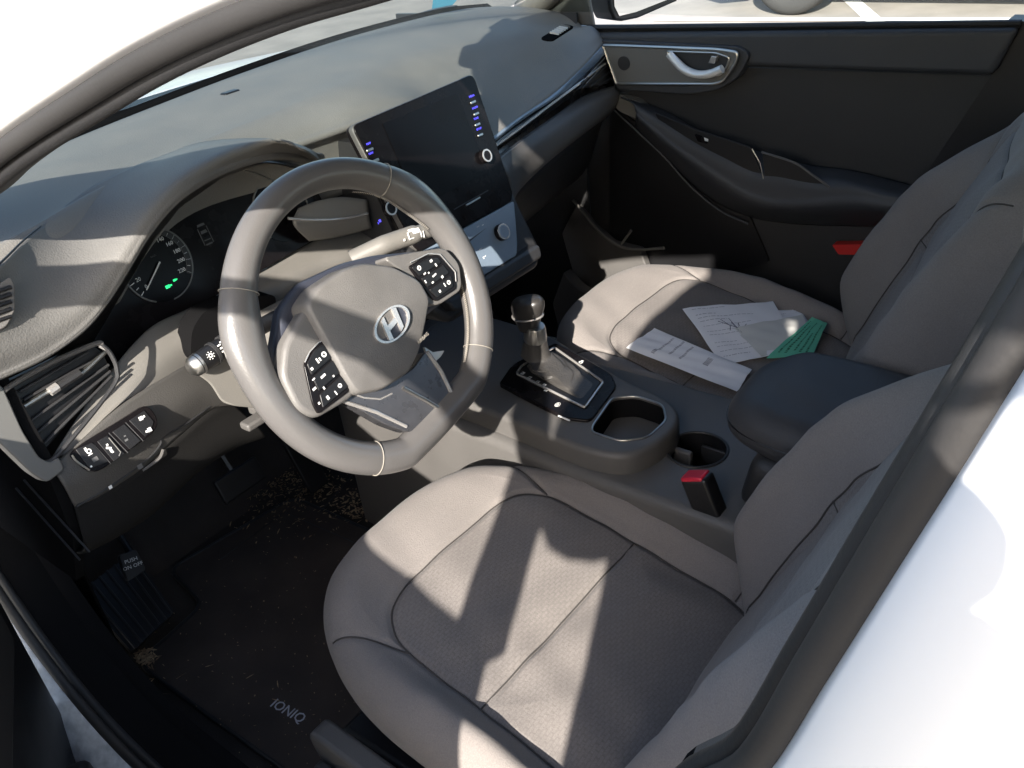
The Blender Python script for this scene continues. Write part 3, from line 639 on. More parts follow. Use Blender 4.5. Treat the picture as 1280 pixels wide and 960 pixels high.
def stalk(name,pts,rr,m):
    return obj(name,tube(cr(pts,6),[rr[min(len(rr)-1,int(k*len(rr)/(6*(len(pts)-1)+1)))] for k in range(6*(len(pts)-1)+1)],seg=20),m,ds,ang=50)
A0=U(246,456,y=.085);A1=U(268,441,y=.085);A2=U(298,424,y=.088);A3=U(345,398,y=.10)
st1=obj('indicator_stalk',tube(resample([A0,A1,A2,A3],24),lambda i:.0125 if i<14 else .0098,seg=22),'black_plastic',ds,ang=50)
ax=(A1-A0).normalized()
st1b=obj('stalk_tip',tube([A0-ax*.010,A0-ax*.006,A0+ax*.004],lambda i:(.007,.0115,.0129)[i],seg=22),'satin',st1,ang=50)
for t,r in ((.022,.0135),(.037,.0135),(.050,.0135)): obj('stalk_band',tube([A0+ax*t,A0+ax*(t+.004)],r,seg=22),'dark_plastic',st1)
# prints facing the camera side on the stalk
nn=(CAM-A1).normalized(); nn=(nn-ax*nn.dot(ax)).normalized(); SFs=Fr(A0,ax,ax.cross(nn)*-1 if False else nn.cross(ax))
def sic(t,u_,w,h,ri=0,par=st1,F_=SFs,m='white_print',R=.0131): 
    ang_=u_/R; f=Fr(F_.o+F_.a*t+F_.b*(R*math.sin(ang_))+F_.c*(R*math.cos(ang_)),F_.a,F_.b*math.cos(ang_)-F_.c*math.sin(ang_))
    obj('icon',ring(f,0,0,0,w*.5,w,.0003,14) if ri else plate(f,[(-w/2,-h/2),(w/2,-h/2),(w/2,h/2),(-w/2,h/2)],0,.0003),m,par)
sic(.014,0,.0026,0,1)
for k in range(8):
    a=k*math.pi/4; sic(.014+.0042*math.cos(a),.0042*math.sin(a),.0010,.0010)
for t,u_,w,h in ((.029,.004,.004,.0016),(.029,0,.003,.0018),(.029,-.004,.0036,.0016),(.033,.006,.002,.002),(.033,-.006,.0028,.0022),(.044,.002,.0022,.0022),(.044,-.004,.003,.0024),(.048,.005,.003,.001)): sic(t,u_,w,h)
B0=U(541,286,y=.07);B1=U(515,294,y=.075);B2=U(480,306,y=.085);B3=U(440,325,y=.11)
st2=obj('wiper_stalk',tube(resample([B0,B1,B2,B3],24),lambda i:.0105 if i<6 else .0125,seg=22),'fascia',ds,ang=50)
ax2=(B1-B0).normalized(); obj('stalk_tip',tube([B0-ax2*.016,B0-ax2*.004,B0],lambda i:(.0085,.0095,.0098)[i],seg=20),'black_plastic',st2)
nn=(CAM-B1).normalized(); nn=(nn-ax2*nn.dot(ax2)).normalized(); SF2=Fr(B0,ax2,nn.cross(ax2))
for t,u_,w,h in ((.012,.000,.0040,.004),(.026,.003,.0016,.009),(.030,.002,.0016,.008),(.036,-.004,.012,.0065),(.042,-.0065,.010,.004),(.050,.000,.002,.010),(.058,.003,.003,.003),(.045,.004,.006,.0012)): sic(t,u_,w,h,par=st2,F_=SF2,R=.0128)
# ---- centre unit : black panel with display
SC=V((0,.241,.817)); d_=V((0,.175-.241,.639-.817)); DF=Fr((0,.208,.728),(1,0,0),-d_)
def dh(px,py,z=0): return DF.hit(px,py,z)
tl=dh(440,157);tr=dh(592,92);br_=dh(641,240)
bl=(-br_[0]+.0,br_[1]-.0)
P=[V((tl[0],tl[1],0)),V((tr[0],tr[1],0)),V((br_[0],br_[1]+.0,0)),V((br_[0]-.010,br_[1]-.012,0)),V((-.112,br_[1]-.012,0)),V((-.120,br_[1],0))]
P=roundpoly(P,[.012,.012,.004,.004,.004,.004])
mu=obj('infotainment_panel',plate(DF,[p.xy for p in P],-.022,.022),'gloss_black',ds); bev(mu,.002,3)
hb_=obj('panel_shell',plate(DF,[(p.x*1.010,p.y*1.0+.0012) for p in P],-.014,.012),'silver_paint',mu); bev(hb_,.003,3)
hb_.data.materials[0]=M['lower_plastic']
w_=.083
obj('display',plate(DF,[p for p in [(-w_,-.052),(w_,-.052),(w_,.078),(-w_,.078)]],0,.0010),'screen_glass',mu)
def pick(px,py,z=.002): return DF.hit(px,py,z)
def key(px,py,w,h,m,name='push_key',z=0,th=.003,rot_=0,par=None):
    a,b=pick(px,py,z+th); f=Fr(DF(a,b,0),DF.a,DF.b); o=obj(name,plate(f,rrect(w,h,min(w,h)*.3,3),z,th),m,par or mu); bev(o,min(w,h)*.2,2); return o
for px,py in ((592,127),(596,141.5),(597.5,155),(601,168)):
    k_=key(px,py+.5,.0125,.0040,'satin')
    a,b=pick(px-2,py-7,.001); text('key_lettering',{127:'MEDIA',141.5:'RADIO',155:'TUNE',168:'SETUP'}[py],DF,a,b,.0006,.0045,'blue_print',mu,th=.0002)
for px,py,t_ in ((463,187,'MAP'),(466,199,'NAV')):
    key(px,py,.0135,.0042,'satin') if py<195 else key(470,200.5,.0135,.0042,'satin')
    a,b=pick(px-2,py-7.5,.001); text('key_lettering',t_,DF,a,b,.0006,.0045,'blue_print',mu,th=.0002)
def knob(fr,x,y,r,par,mring='chrome',mface='gloss_black',h=.010):
    k_=obj('rotary_knob',disc(fr,x,y,0,r,h,40),'gloss_black',par); bev(k_,.0012)
    obj('knob_ring',ring(fr,x,y,h*.55,r*.74,r*.98,h*.5,40),mring,k_)
    if mface!='gloss_black': obj('knob_face',disc(fr,x,y,h,r*.74,.0006,32),mface,k_)
    return k_
a,b=pick(607,195,.006); knob(DF,a,b,.0105,mu); a,b=pick(487,261,.006); knob(DF,a,b,.0105,mu)
for px,py,w,h in ((602,208,.006,.0012),(600,206,.0012,.003),(493,266,.005,.0012),(475,276,.004,.004),(473,279,.0012,.003)):
    a,b=pick(px,py,.0008); obj('icon',plate(DF,[(a-w/2,b-h/2),(a+w/2,b-h/2),(a+w/2,b+h/2),(a-w/2,b+h/2)],.0004,.0003),'blue_print',mu)
a0=pick(582,257,.001);a1=pick(599,247,.001); o_=obj('disc_slot_lever',tube([DF(*a0,.0025),DF(*a1,.0025)],.0016,seg=8),'satin',mu)
obj('disc_slot',tube([DF(*pick(567,262,.0),.0003),DF(*pick(610,238,.0),.0003)],.0008,seg=6),'dark_plastic',mu)
# climate panel below
C0=DF(0,br_[1]-.013,.004); CLF=Fr(C0,(1,0,0),(0,.42,.907))
ch_=lambda px,py,z=0: CLF.hit(px,py,z)
q=[(-.114,-.0005),(.112,-.0005),(.116,-.02)]; cbr=ch_(650,312); cbl=(-cbr[0],cbr[1])
P=roundpoly([V((-.112,0,0)),V((.112,0,0)),V((cbr[0]+.002,cbr[1]+.012,0)),V((cbr[0]-.012,cbr[1]-.005,0)),V((-cbr[0]+.012,cbr[1]-.005,0)),V((-cbr[0]-.002,cbr[1]+.012,0))],.005)
cp=obj('climate_panel',plate(CLF,[p.xy for p in P],-.012,.012),'climate',ds); bev(cp,.002)
a,b=ch_(628,290,.006); knob(CLF,a,b,.0135,cp,'chrome','climate'); knob(CLF,-a,b,.0135,cp,'chrome','climate')
a0=ch_(585,302,.001);a1=ch_(608,285,.001)
obj('rocker_gap',plate(CLF,[(a0[0],a0[1]+.0008),(a1[0],a1[1]),(a0[0],a0[1]-.0018)],0,.0006),'black_plastic',cp)
for px,py,w,h in ((598,283,.006,.0014),(604,281,.004,.0014),(592,315,.005,.0016),(601,311,.006,.0016),(605,322,.002,.0035),(607,320,.003,.0014),(590,318,.002,.002)):
    a,b=ch_(px,py,.001); obj('icon',plate(CLF,[(a-w/2,b-h/2),(a+w/2,b-h/2),(a+w/2,b+h/2),(a-w/2,b+h/2)],0,.0003),'white_print' if w<.0045 else 'ink_light',cp)
# surround of the stack
sr=cr([U(622,243,x=.122),U(633,247,x=.126),U(645,268,x=.130),U(655,295,x=.134),U(658,315,x=.133),U(652,332,x=.128),U(640,343,x=.118)],6)
obj('stack_surround',tube(sr,lambda i:.0065,seg=10),'lower_plastic',ds)
P=[CLF(x,y,-.012) for x,y in ((-.135,.02),(.135,.02),(.138,-.09),(.115,-.12),(-.115,-.12),(-.138,-.09))]
sb_=obj('stack_body',pr(P,V((0,.15,-.01))),'dark_plastic',ds); bev(sb_,.012)
P=[CLF(x,y,.006) for x,y in ((-.118,cbr[1]-.008),(.118,cbr[1]-.008),(.112,cbr[1]-.030),(-.112,cbr[1]-.030))]
tr_=obj('stack_lip',pr(roundpoly(P,.008),V((0,.05,-.008))),'dark_plastic',ds); bev(tr_,.006)
P=[DF(x,y,-.026) for x,y in ((-.128,.07),(.128,.07),(.125,-.115),(-.125,-.115))]
obj('stack_back',pr(P,V((0,.14,0))),'dark_plastic',ds)
# ---- passenger side: gloss strip, chrome line, lower roll, glove box
L0=[U(613,174,x=.135)+V((0,-.002,0)),U(650,146,x=.27),U(692,117,x=.41),U(730,81,x=.555),U(755,54,x=.675)]
L1=[U(614,186,x=.135),U(650,160,x=.27),U(692,128,x=.41),U(733,98,x=.555),U(760,80,x=.675)]
L2=[U(620,199,x=.14),U(650,176,x=.27),U(690,148,x=.41),U(728,122,x=.555),U(768,108,x=.675)]
gs=obj('gloss_strip',patch([L0,[a.lerp(b,.5)+V((0,.008,0)) for a,b in zip(L0,L1)],L1,[a.lerp(b,.5)+V((0,.006,0)) for a,b in zip(L1,L2)],L2],nu=40,nv=5),'gloss_black',ds,ang=180); solid(gs,.003)
obj('chrome_line',tube(cr([p+(CAM-p).normalized()*.009 for p in L1[:4]],10),.0026,seg=8),'bright_trim',gs)  # pale base colour carries the sky's reflection along the line
L0b=[U(615,178,x=.135),U(651,150,x=.27),U(694,122,x=.41),U(728,96,x=.555),U(760,62,x=.675)]
L0b=[p+(CAM-p).normalized()*.006 for p in L0b]; L0c=[p+(CAM-p).normalized()*.006 for p in L0]
ct=obj('corner_trim',patch([L0c,[a.lerp(b,.5)+V((0,-.002,.001)) for a,b in zip(L0c,L0b)],L0b],nu=40,nv=3),'climate',gs,ang=180); solid(ct,.002)
obj('lower_ridge',tube(cr([p+(CAM-p).normalized()*.004 for p in L2],10),.0024,seg=8),'door_pad',gs)
obj('edge_line',tube(cr([p+(CAM-p).normalized()*.005 for p in L0],10),.0016,seg=8),'satin',gs)
VP=Fr(U(748,85,x=.62),(L1[4]-L1[3]).normalized(),V((0,.2,1)))
pv=obj('air_vent',plate(VP,[VP.hit(*p) for p in [(722,112),(735,94),(757,60),(766,72),(769,95),(760,104)]],-.01,.012),'black_plastic',ds); bev(pv,.002)
for L in ([(727,104),(762,66)],[(728,110),(765,76)],[(738,108),(767,86)],[(748,107),(768,95)]): obj('vane',tube([VP(*VP.hit(*p,.004),.004) for p in L],.0022,seg=6),'dark_plastic',pv)
for L in ([(730,100),(764,64)],[(733,104),(766,70)]): obj('vane_edge',tube([VP(*VP.hit(*p,.0065),.0065) for p in L],.0008,seg=5),'satin',pv)
obj('vent_tab',tube([VP(*VP.hit(*p,.006),.006) for p in [(735,96),(756,80)]],.0028,seg=8),'satin',pv)
obj('vent_frame',tube(cr([VP(*VP.hit(*p,.004),.004) for p in [(755,54),(766,62),(771,80),(771,100)]],4),.0025,seg=8),'lower_plastic',pv)
L3=[U(637,262,x=.150),U(650,233,x=.25),U(692,192,x=.38),U(744,151,x=.56),U(768,134,x=.675)]
Lm=[a.lerp(b,.45)+V((0,-.012,.006)) for a,b in zip(L2,L3)]
L4=[V((p.x,p.y+.035,p.z-.03)) for p in L3]; L5=[V((p.x,p.y+.10,p.z-.16)) for p in L3]; L6=[V((p.x,p.y+.22,p.z-.22)) for p in L3]
gb=obj('glove_box_roll',patch([L2,Lm,L3,L4],nu=40,nv=8),'lower_plastic',ds,ang=180); solid(gb,.003)
g2=obj('glove_box',patch([L4,L5,L6],nu=40,nv=6),'dark_plastic',ds,ang=180); solid(g2,.003)
# demister grille and light sensor on top
tv=Fr(U(697,42,z=.803),(.95,.25,0),(-.25,.9,.18)); tvp=obj('demister_vent',plate(tv,rrect(.125,.024,.011),0,.003),'matte_black',ds)
for k in range(6): obj('vane',bx(tv(-.018+k*.012,0,.0045),(.0045,.018,.004),tv.m()),'silver_paint' if k>4 else 'bright_trim',tvp)
sn=U(288,117,z=.838); so_=obj('light_sensor',bx(sn,(.030,.016,.008)),'black_plastic',ds); bev(so_,.003)
# ================================================================== CENTRE CONSOLE
cc=thing('centre_console','grey plastic console between the front seats with cup holder, open tray and cushioned armrest','centre console',(0,-.1,0))
deck=[(-.128,.34),(-.132,.10),(-.138,-.03),(-.143,-.13),(-.128,-.185),(-.088,-.208),(-.035,-.212),(.005,-.196),(.030,-.155),(.046,-.08),(.085,.04),(.115,.14),(.125,.34)]
dz=.385
def vz(L,z): return [V((x,y,z)) for x,y in L]
def cutter(poly,z0,z1):
    bm=pr(vz(poly,z0),V((0,0,z1-z0))); me=bpy.data.meshes.new('c'); bm.to_mesh(me); bm.free()
    return me
def solid_mesh(name,bm,m,parent,bw,cuts=(),label=None):
    """bevel, cut the openings and keep the result as plain mesh"""
    o=obj(name,bm,m,parent,label=label); off=ORG[parent]; bev(o,bw,4,35); tmp=[]
    for me in cuts:
        t=bpy.data.objects.new('cut',me); COL.objects.link(t); t.location=(0,0,0)
        t.data.transform(Matrix.Translation(-off)); t.parent=parent; tmp.append(t)
        b=o.modifiers.new('x','BOOLEAN'); b.operation='DIFFERENCE'; b.object=t; b.solver='EXACT'
    bpy.context.view_layer.update()
    dg=bpy.context.evaluated_depsgraph_get(); me=bpy.data.meshes.new_from_object(o.evaluated_get(dg)); o.modifiers.clear(); o.data=me
    me.shade_smooth(); me.set_sharp_from_angle(angle=math.radians(40))
    for t in tmp: bpy.data.objects.remove(t)
    return o
tray=[tuple(p.xy) for p in roundpoly([V((*q,0)) for q in [(-.090,-.106),(-.012,-.090),(.010,-.120),(.008,-.168),(-.026,-.193),(-.078,-.192),(-.104,-.162),(-.104,-.114)]],.012)]
deck=[tuple(p.xy) for p in cr([V((*q,0)) for q in deck],5)]
dk=solid_mesh('deck',pr(vz(deck,.335),V((0,0,dz-.335))),'lower_plastic',cc,.010,[cutter(tray,.30,.5)])
tl_=vz(tray,dz+.0006); obj('tray_rim',tube(tl_,.0016,closed=True,seg=8,upv=V((0,0,1))),'satin',dk)
tb=bmesh.new(); r0=vz(tray,dz-.004); r1=[p+V((0,0,-.075)) for p in r0]; c0=sum(r1,V((0,0,0)))/len(r1); r1=[c0+(p-c0)*.88 for p in r1]
vs=grid(tb,[r0,r1],cu=True); tb.faces.new(vs[-1]); obj('tray_liner',tb,'matte_black',cc)
# lower body, widening rearward, with the cup holder well
body=[(-.150,.42),(-.152,.05),(-.158,-.12),(-.150,-.62),(.150,-.62),(.130,-.2),(.125,.1),(.130,.42)]
cup=[(-.026+.044*math.cos(k*math.pi/18),-.243+.044*math.sin(k*math.pi/18)) for k in range(36)]
lb=solid_mesh('console_body',pr(vz(body,.02),V((0,0,.330))),'lower_plastic',cc,.016,[cutter(cup,.27,.5)])
cbm=bmesh.new(); r0=vz(cup,.348); r1=[V((p.x*.9,-.243+(p.y+.243)*.9,.285)) for p in r0]; vs=grid(cbm,[r0,r1],cu=True); cbm.faces.new(vs[-1])
cw=obj('cup_holder',cbm,'black_plastic',cc); 
obj('cup_holder_rim',tube(vz(cup,.3505),.0022,closed=True,seg=8,upv=V((0,0,1))),'dark_plastic',cw)
o=obj('cup_divider',bx((-.030,-.222,.320),(.010,.030,.05)),'lower_plastic',cw); bev(o,.003)
o=obj('cup_finger',bx((.010,-.252,.318),(.006,.04,.03)),'dark_plastic',cw); bev(o,.002)
o=obj('power_socket',disc(Fr((-.052,-.232,.322),(0,1,0),(0,0,1)),0,0,0,.008,.003,20),'black_plastic',cw)
# storage housing beside the cup holder and under the armrest
hs=obj('armrest_pedestal',pr([V((-.105,-.34,.34)),V((.105,-.33,.34)),V((.105,-.60,.34)),V((-.105,-.60,.34))],V((0,-.02,.085))),'dark_plastic',cc); bev(hs,.02,4)
def harm(a,b): return -.018*(a/.11)**2*1.0+ .0*b
ar=pillow('armrest',lambda a,b,n: V((.004+a,-.297-b,.482+n+.02*min(b,.1))),(0,.17),superell(.112,.108,.17,.20,3.2,4,.17),lambda a,b:-.45*a*a-.15*np.maximum(.06-b,0),[],None,.040,.026,.034,'armrest_vinyl',cc,NT=140,NR=30,tuck=.86,label='dark cushioned armrest lid')
sr_=obj('armrest_seam',tube(vz([(.004+x,-.297-y) for x,y in superell(.112,.108,.17,.20,3.2,4,.17)(np.linspace(0,2*np.pi,90,endpoint=False))],.452),.0014,closed=True,seg=6,upv=V((0,0,1))),'black_plastic',cc)
# shifter plate
GF=Fr((0,.01,dz+.004),(1,0,0),(0,1,.04)); 
def gh(L,z=0): return [V((*GF.hit(p[0],p[1],z),0)) for p in L]
op=gh([(624,478),(640,455),(694,428),(728,446),(764,466),(771,482),(738,526),(706,522)],.004)
sp=obj('shifter_plate',plate(GF,[p.xy for p in roundpoly(op,[.004,.012,.006,.004,.012,.010,.010,.004])],-.006,.010),'gloss_black',cc); bev(sp,.0025)
ip=roundpoly(gh([(646,467),(652,457),(693,434),(754,477),(731,509)],.006),[.004,.006,.005,.005,.005])
obj('gate_frame',tube([GF(p.x,p.y,.0055) for p in ip],.0022,closed=True,seg=8,upv=GF.c),'chrome',sp)
pl2=obj('gate_inset',plate(GF,[p.xy for p in roundpoly(gh([(649,466),(655,458),(693,437),(750,477),(730,506)],.005),.004)],.004,.0006),'black_plastic',sp)
for k,(px,py,ch) in enumerate(((653.5,466,'P'),(662,471.5,'R'),(672,477,'N'),(680,481,'D'),(683,487,'S'))):
    a,b=GF.hit(px,py,.0055); obj('gear_mark',plate(GF,[(a-.0036,b-.0028),(a+.0036,b-.0028),(a+.0036,b+.0028),(a-.0036,b+.0028)],.0046,.0004),'white_print',sp)
    text('gear_letter',ch,GF,a,b,.0052,.0052,'black_plastic',sp,th=.0002)
a,b=GF.hit(697,506,.004); text('button_lettering','EV',GF,a,b,.0042,.007,'white_print',sp,th=.0002)
obj('button_outline',ring(GF,a,b,.0042,.0052,.0058,.0003,20,.7),'white_print',sp)
a,b=GF.hit(726,453,.004); obj('icon',ring(GF,a,b,.0042,.002,.0036,.0003,20),'white_print',sp); obj('icon',plate(GF,[(a+.004,b-.002),(a+.006,b-.002),(a+.006,b+.002),(a+.004,b+.002)],.0042,.0003),'white_print',sp)
sb=gh([(698,519),(712,525)],.004); obj('label_strip',tube([GF(sb[0].x,sb[0].y,.003),GF(sb[1].x,sb[1].y,.003)],.0014,seg=6),'white_print',sp)
for A_,B_ in (((660,487),(640,505)),((676,496),(660,512))): pass
# gear lever : boot + neck + knob (a thing that moves by itself)
gl=thing('gear_lever','upright gear lever with black and chrome knob on a creased leather boot','gear lever',GF(0,0,0))
nb=U(669,442,x=.003); nt=U(669,424,x=.002); kb=U(661,404,x=0); kt=U(657,384,x=0)
base=[p for p in roundpoly(gh([(662,465),(690,444),(744,480),(728,501)],.005),.008)]
base3=resample([GF(p.x,p.y,.004) for p in base]+[GF(base[0].x,base[0].y,.004)],48)[:-1]
axn=(nt-nb).normalized()
def neckring(c_,r,ref):
    # same ordering as the base by angle
    cb_=sum(base3,V((0,0,0)))/len(base3); out=[]
    for p in base3:
        d=p-cb_; d.z=0; d.normalize(); q=d-axn*d.dot(axn); q.normalize(); out.append(c_+q*r)
    return out
nr=neckring(nb,.0235,None); nr2=neckring(nt,.0185,None)
bm=bmesh.new(); rows=[]
for k in range(25):
    t=k/24; w=t**1.02
    rowk=[]
    for j,(a,b) in enumerate(zip(base3,nr)):
        p=a.lerp(b,w); z=a.z+(b.z-a.z)*t; p.z=z
        cen=(sum(base3,V((0,0,0)))/len(base3)).lerp(nb,w); d=(p-cen); d.z=0
        wr=math.sin(j/48*2*math.pi*4+t*9)*.0038*math.sin(math.pi*t)+math.sin(t*26+j*.5)*.0016*math.sin(math.pi*t)+noise.noise(p*70)*.006*math.sin(math.pi*t)+.004*math.sin(math.pi*t)
        rowk.append(p+d.normalized()*wr)
    rows.append(rowk)
rows.append(nr2); grid(bm,rows,cu=True); bmesh.ops.recalc_face_normals(bm,faces=bm.faces)
bt=obj('boot',bm,'boot_leather',gl,ang=180); sub(bt,1)
obj('boot_seam',tube([rows[k][6]+V((-.0006,-.0004,.0004)) for k in range(2,24)],.0009,seg=5),'stitch_dark',bt)
obj('collar',tube([nt-axn*.004,nt+axn*.004,nt+axn*.022,nt+axn*.026],lambda i:(.0180,.0190,.0165,.0150)[i],seg=28),'satin',gl)
# knob : swept body, flat angled top
ka=(kt-kb).normalized(); kf=V((0,1,0)); kf=(kf-ka*kf.dot(ka)).normalized(); ks=V((1,0,0))
bm=bmesh.new(); rows=[]; H0=kb-ka*.002
prof=[(-.008,.0158,.0175,.003),(.004,.0180,.022,.002),(.016,.0208,.0275,.000),(.028,.0226,.0315,-.003),(.038,.0222,.0318,-.005),(.045,.0190,.0275,-.006),(.0495,.0115,.018,-.006),(.0500,.001,.001,-.005)]
for h,x,y,sh_ in prof:
    rows.append([H0+ka*(h-.10*y*math.sin(a)*1.2*(h/.05))+ks*(x*math.cos(a)*(1-.25*max(0,math.sin(a))))+kf*(y*math.sin(a)+sh_) for a in [k*2*math.pi/32 for k in range(32)]])
grid(bm,rows,cu=True); bmesh.ops.recalc_face_normals(bm,faces=bm.faces); kn=obj('knob',bm,'black_plastic',gl,ang=180); kn.data.materials[0]=M['gloss_knob'] if 'gloss_knob' in M else M['wheel_leather']; sub(kn,2)
rg=[H0+ka*(.0150-.12*.028*math.sin(a)*.36)+ks*(.0212*math.cos(a)*(1-.25*max(0,math.sin(a))))+kf*(.0278*math.sin(a)+.0002) for a in [k*2*math.pi/40 for k in range(40)]]
obj('knob_trim',tube(rg,.0018,closed=True,seg=8),'chrome',kn)
# ================================================================== PASSENGER DOOR
DX=.695
pd=thing('passenger_door','closed dark passenger door panel with chrome handle, armrest and window controls','car door',(DX,-.05,0))
def dX(L,x): return [U(p[0],p[1],x=x) for p in L]
bz_=U(745,38,x=DX); base=[V((DX,.60,bz_.z+(.60-bz_.y)*.0)),V((DX,.60,.02)),V((DX,-.40,.02)),V((DX,-.41,.3))]+dX([(1150,300),(1196,190),(1240,92),(1272,34)],DX)
pb=obj('door_panel',pr(base,V((.03,0,0))),'door_dark',pd,smooth=False)
up=[U(735,40,x=.69),U(1276,33,x=.69),U(1243,92,x=.685),U(1080,88,x=.682),U(932,82,x=.680),U(880,80,x=.68),U(752,60,x=.68)]
uo=obj('upper_pad',pr([V((.672,p.y,p.z)) for p in up],V((.025,0,0))),'door_pad',pd); bev(uo,.010,4)
obj('window_seal',tube([V((.690,U(735,38,x=.69).y,U(735,36,x=.69).z+.002)),V((.690,U(1276,32,x=.69).y,U(1276,31,x=.69).z+.002))],.006,seg=8),'rubber',pd)
obj('pad_stitch_line',tube([V((.6705,p.y,p.z)) for p in (U(932,84,x=.671),U(1080,89,x=.671),U(1240,94,x=.671))],.0012,seg=6),'black_plastic',uo)
# handle bezel
hbz=roundpoly(dX([(757,55),(900,60),(926,64),(922,78),(906,100),(895,103),(774,103)],.664),[.004,.02,.01,.006,.01,.006,.004])
h0=obj('handle_bezel_outer',pr([V((.662,p.y,p.z)) for p in roundpoly(dX([(752,50),(925,58),(938,68),(925,95),(900,112),(860,118),(772,112)],.664),[.004,.02,.02,.02,.02,.02,.004])],V((.03,0,0))),'door_pad',pd); bev(h0,.006,4)
h1=obj('handle_bezel',pr([V((.655,p.y,p.z)) for p in hbz],V((.02,0,0))),'door_insert',pd); bev(h1,.0015)
obj('bezel_edge',tube([V((.6535,p.y,p.z)) for p in hbz],.0030,closed=True,seg=8,upv=V((1,0,0))),'satin',h1)
tw=Fr((.6545,0,0),(0,-1,0),(0,0,1)); q=U(780,79,x=.6545)
obj('tweeter',pr([V((.6548,q.y+.014*math.cos(k*math.pi/14),q.z+.014*math.sin(k*math.pi/14))) for k in range(28)],V((-.002,0,0))),'dark_plastic',h1)
hc_=roundpoly(dX([(833,64),(895,66),(912,72),(908,84),(900,94),(860,95),(850,88)],.652),.006)
hc2=obj('handle_cup',pr([V((.6545,p.y,p.z)) for p in hc_],V((.003,0,0))),'dark_plastic',h1)
obj('handle_rim',tube([V((.6525,p.y,p.z)) for p in hc_],.0020,closed=True,seg=8,upv=V((1,0,0))),'satin',h1)
hp_=cr(dX([(836,67),(845,77),(856,87),(872,93),(888,92),(903,86)],.640),5)
obj('door_handle',tube(hp_,lambda i:.0060+.0045*math.sin(min(1,i/20)*math.pi*.9),ry=.008,seg=14),'bright_trim',pd)
lk=dX([(889,70),(896,71),(893,80),(885,79)],.645); lo_=obj('lock_tab',pr(lk,V((.012,0,0))),'chrome',pd); bev(lo_,.0015)
# armrest moulding
A_=dX([(770,120),(800,128),(835,142),(870,163),(905,177),(939,188),(975,198),(1010,208),(1060,214),(1110,226),(1160,240)],.684)
A2=dX([(790,130),(806,138),(838,157),(872,178),(908,196),(942,212),(976,216),(1015,225),(1060,228),(1110,240),(1160,250)],.640)
B_=dX([(795,140),(812,153),(840,176),(880,203),(920,228),(955,243),(985,247),(1020,246),(1060,243),(1110,250),(1160,258)],.630)
B2=dX([(796,146),(810,160),(838,184),(876,214),(914,240),(948,256),(985,261),(1020,261),(1060,260),(1110,264),(1160,270)],.632)
C_=dX([(797,158),(806,170),(834,198),(868,230),(900,254),(940,270),(980,277),(1020,280),(1060,281),(1110,282),(1160,284)],.690)
am=obj('armrest',patch([A_,A2,B_,B2,C_],nu=60,nv=8),'door_pad',pd,ang=180); solid(am,.003)
sp_=dX([(818,140),(870,162),(938,184),(955,226),(948,232),(900,214),(860,184),(826,158)],.6345)
sw_=obj('switch_panel',pr([V((p.x+0.0,p.y,p.z)) for p in roundpoly(sp_,.008)],V((.004,0,0))),'black_plastic',pd); bev(sw_,.001)
o=obj('window_switch',pr(roundpoly(dX([(868,168),(880,172),(884,180),(872,177)],.630),.002),V((.005,0,0))),'gloss_black',sw_); bev(o,.001)
obj('switch_mark',pr(dX([(880,172),(885,174),(885,177),(881,176)],.6285),V((.001,0,0))),'white_print',sw_)
cp_=dX([(953,190),(992,204),(1035,232),(1020,239),(990,242),(966,240),(957,232)],.633)
pc=obj('pull_cup_shade',pr(roundpoly(cp_,.008),V((.004,0,0))),'black_plastic',pd)  # dark plate on the armrest face, standing in for a shaded recess
obj('pull_cup_edge',tube(cr(dX([(940,186),(950,205),(955,228)],.632),6),.0013,seg=6),'satin',pc)
obj('pull_cup_edge',tube(cr(dX([(952,190),(992,203),(1012,216),(1037,234)],.630),6),.0022,seg=6),'lower_plastic',pc)
# lower door: swoosh line, pocket and reflector
lpk=dX([(760,132),(797,158),(806,170),(834,198),(868,230),(900,254),(935,272),(960,330),(900,345),(760,345)],.68)
obj('lower_panel',pr([V((.688,p.y,p.z)) for p in roundpoly(lpk,.01)],V((.006,0,0))),'black_plastic',pd)
obj('swoosh_line',tube(cr(dX([(765,135),(800,168),(830,196),(862,232),(898,262),(935,280)],.682),6),.0022,seg=6),'door_pad',pd)
obj('armrest_end',pr(roundpoly(dX([(755,120),(775,118),(800,128),(812,143),(800,150),(775,140)],.672),.008),V((.02,0,0))),'fascia',pd)
obj('courtesy_reflector',pr(roundpoly(dX([(1040,306),(1100,305),(1100,319),(1048,318)],.672),.003),V((.02,0,0))),'reflector',pd,label='red courtesy reflector low on the door')
# ================================================================== CAR BODY
cb0=thing('car','white car shell framing the open driver doorway, with pillars, seals, roof and windscreen','car',(0,0,0))
bo=lambda n,bm,m,**k: obj(n,bm,m,cb0,**k)
o=bo('floor_pan',bx((0,.1,-.035),(1.42,3.0,.05)),'carpet'); 
o=bo('firewall',pr([V((-.74,.90,-.02)),V((.74,.90,-.02)),V((.74,.80,.80)),V((-.74,.80,.80))],V((0,.04,0))),'black_plastic')
o=bo('toe_board',pr([V((-.74,.68,-.008)),V((.74,.68,-.008)),V((.74,.92,.24)),V((-.74,.92,.24))],V((0,.02,-.03))),'carpet')
o=bo('rear_light_block',bx((0,-1.30,.35),(1.44,.30,.9)),'door_dark')  # unseen block added to close the cabin rear for shading
o=bo('rear_side_panel',bx((.72,-.95,.40),(.05,1.08,.80)),'door_dark')  # side wall added for shading behind the passenger door
o=bo('b_pillar',pr([V((.68,-.30,.0)),V((.68,-.75,.0)),V((.62,-.75,1.14)),V((.62,-.60,1.14)),V((.69,-.44,.80)),V((.69,-.30,.5))],V((.06,0,0))),'black_plastic')
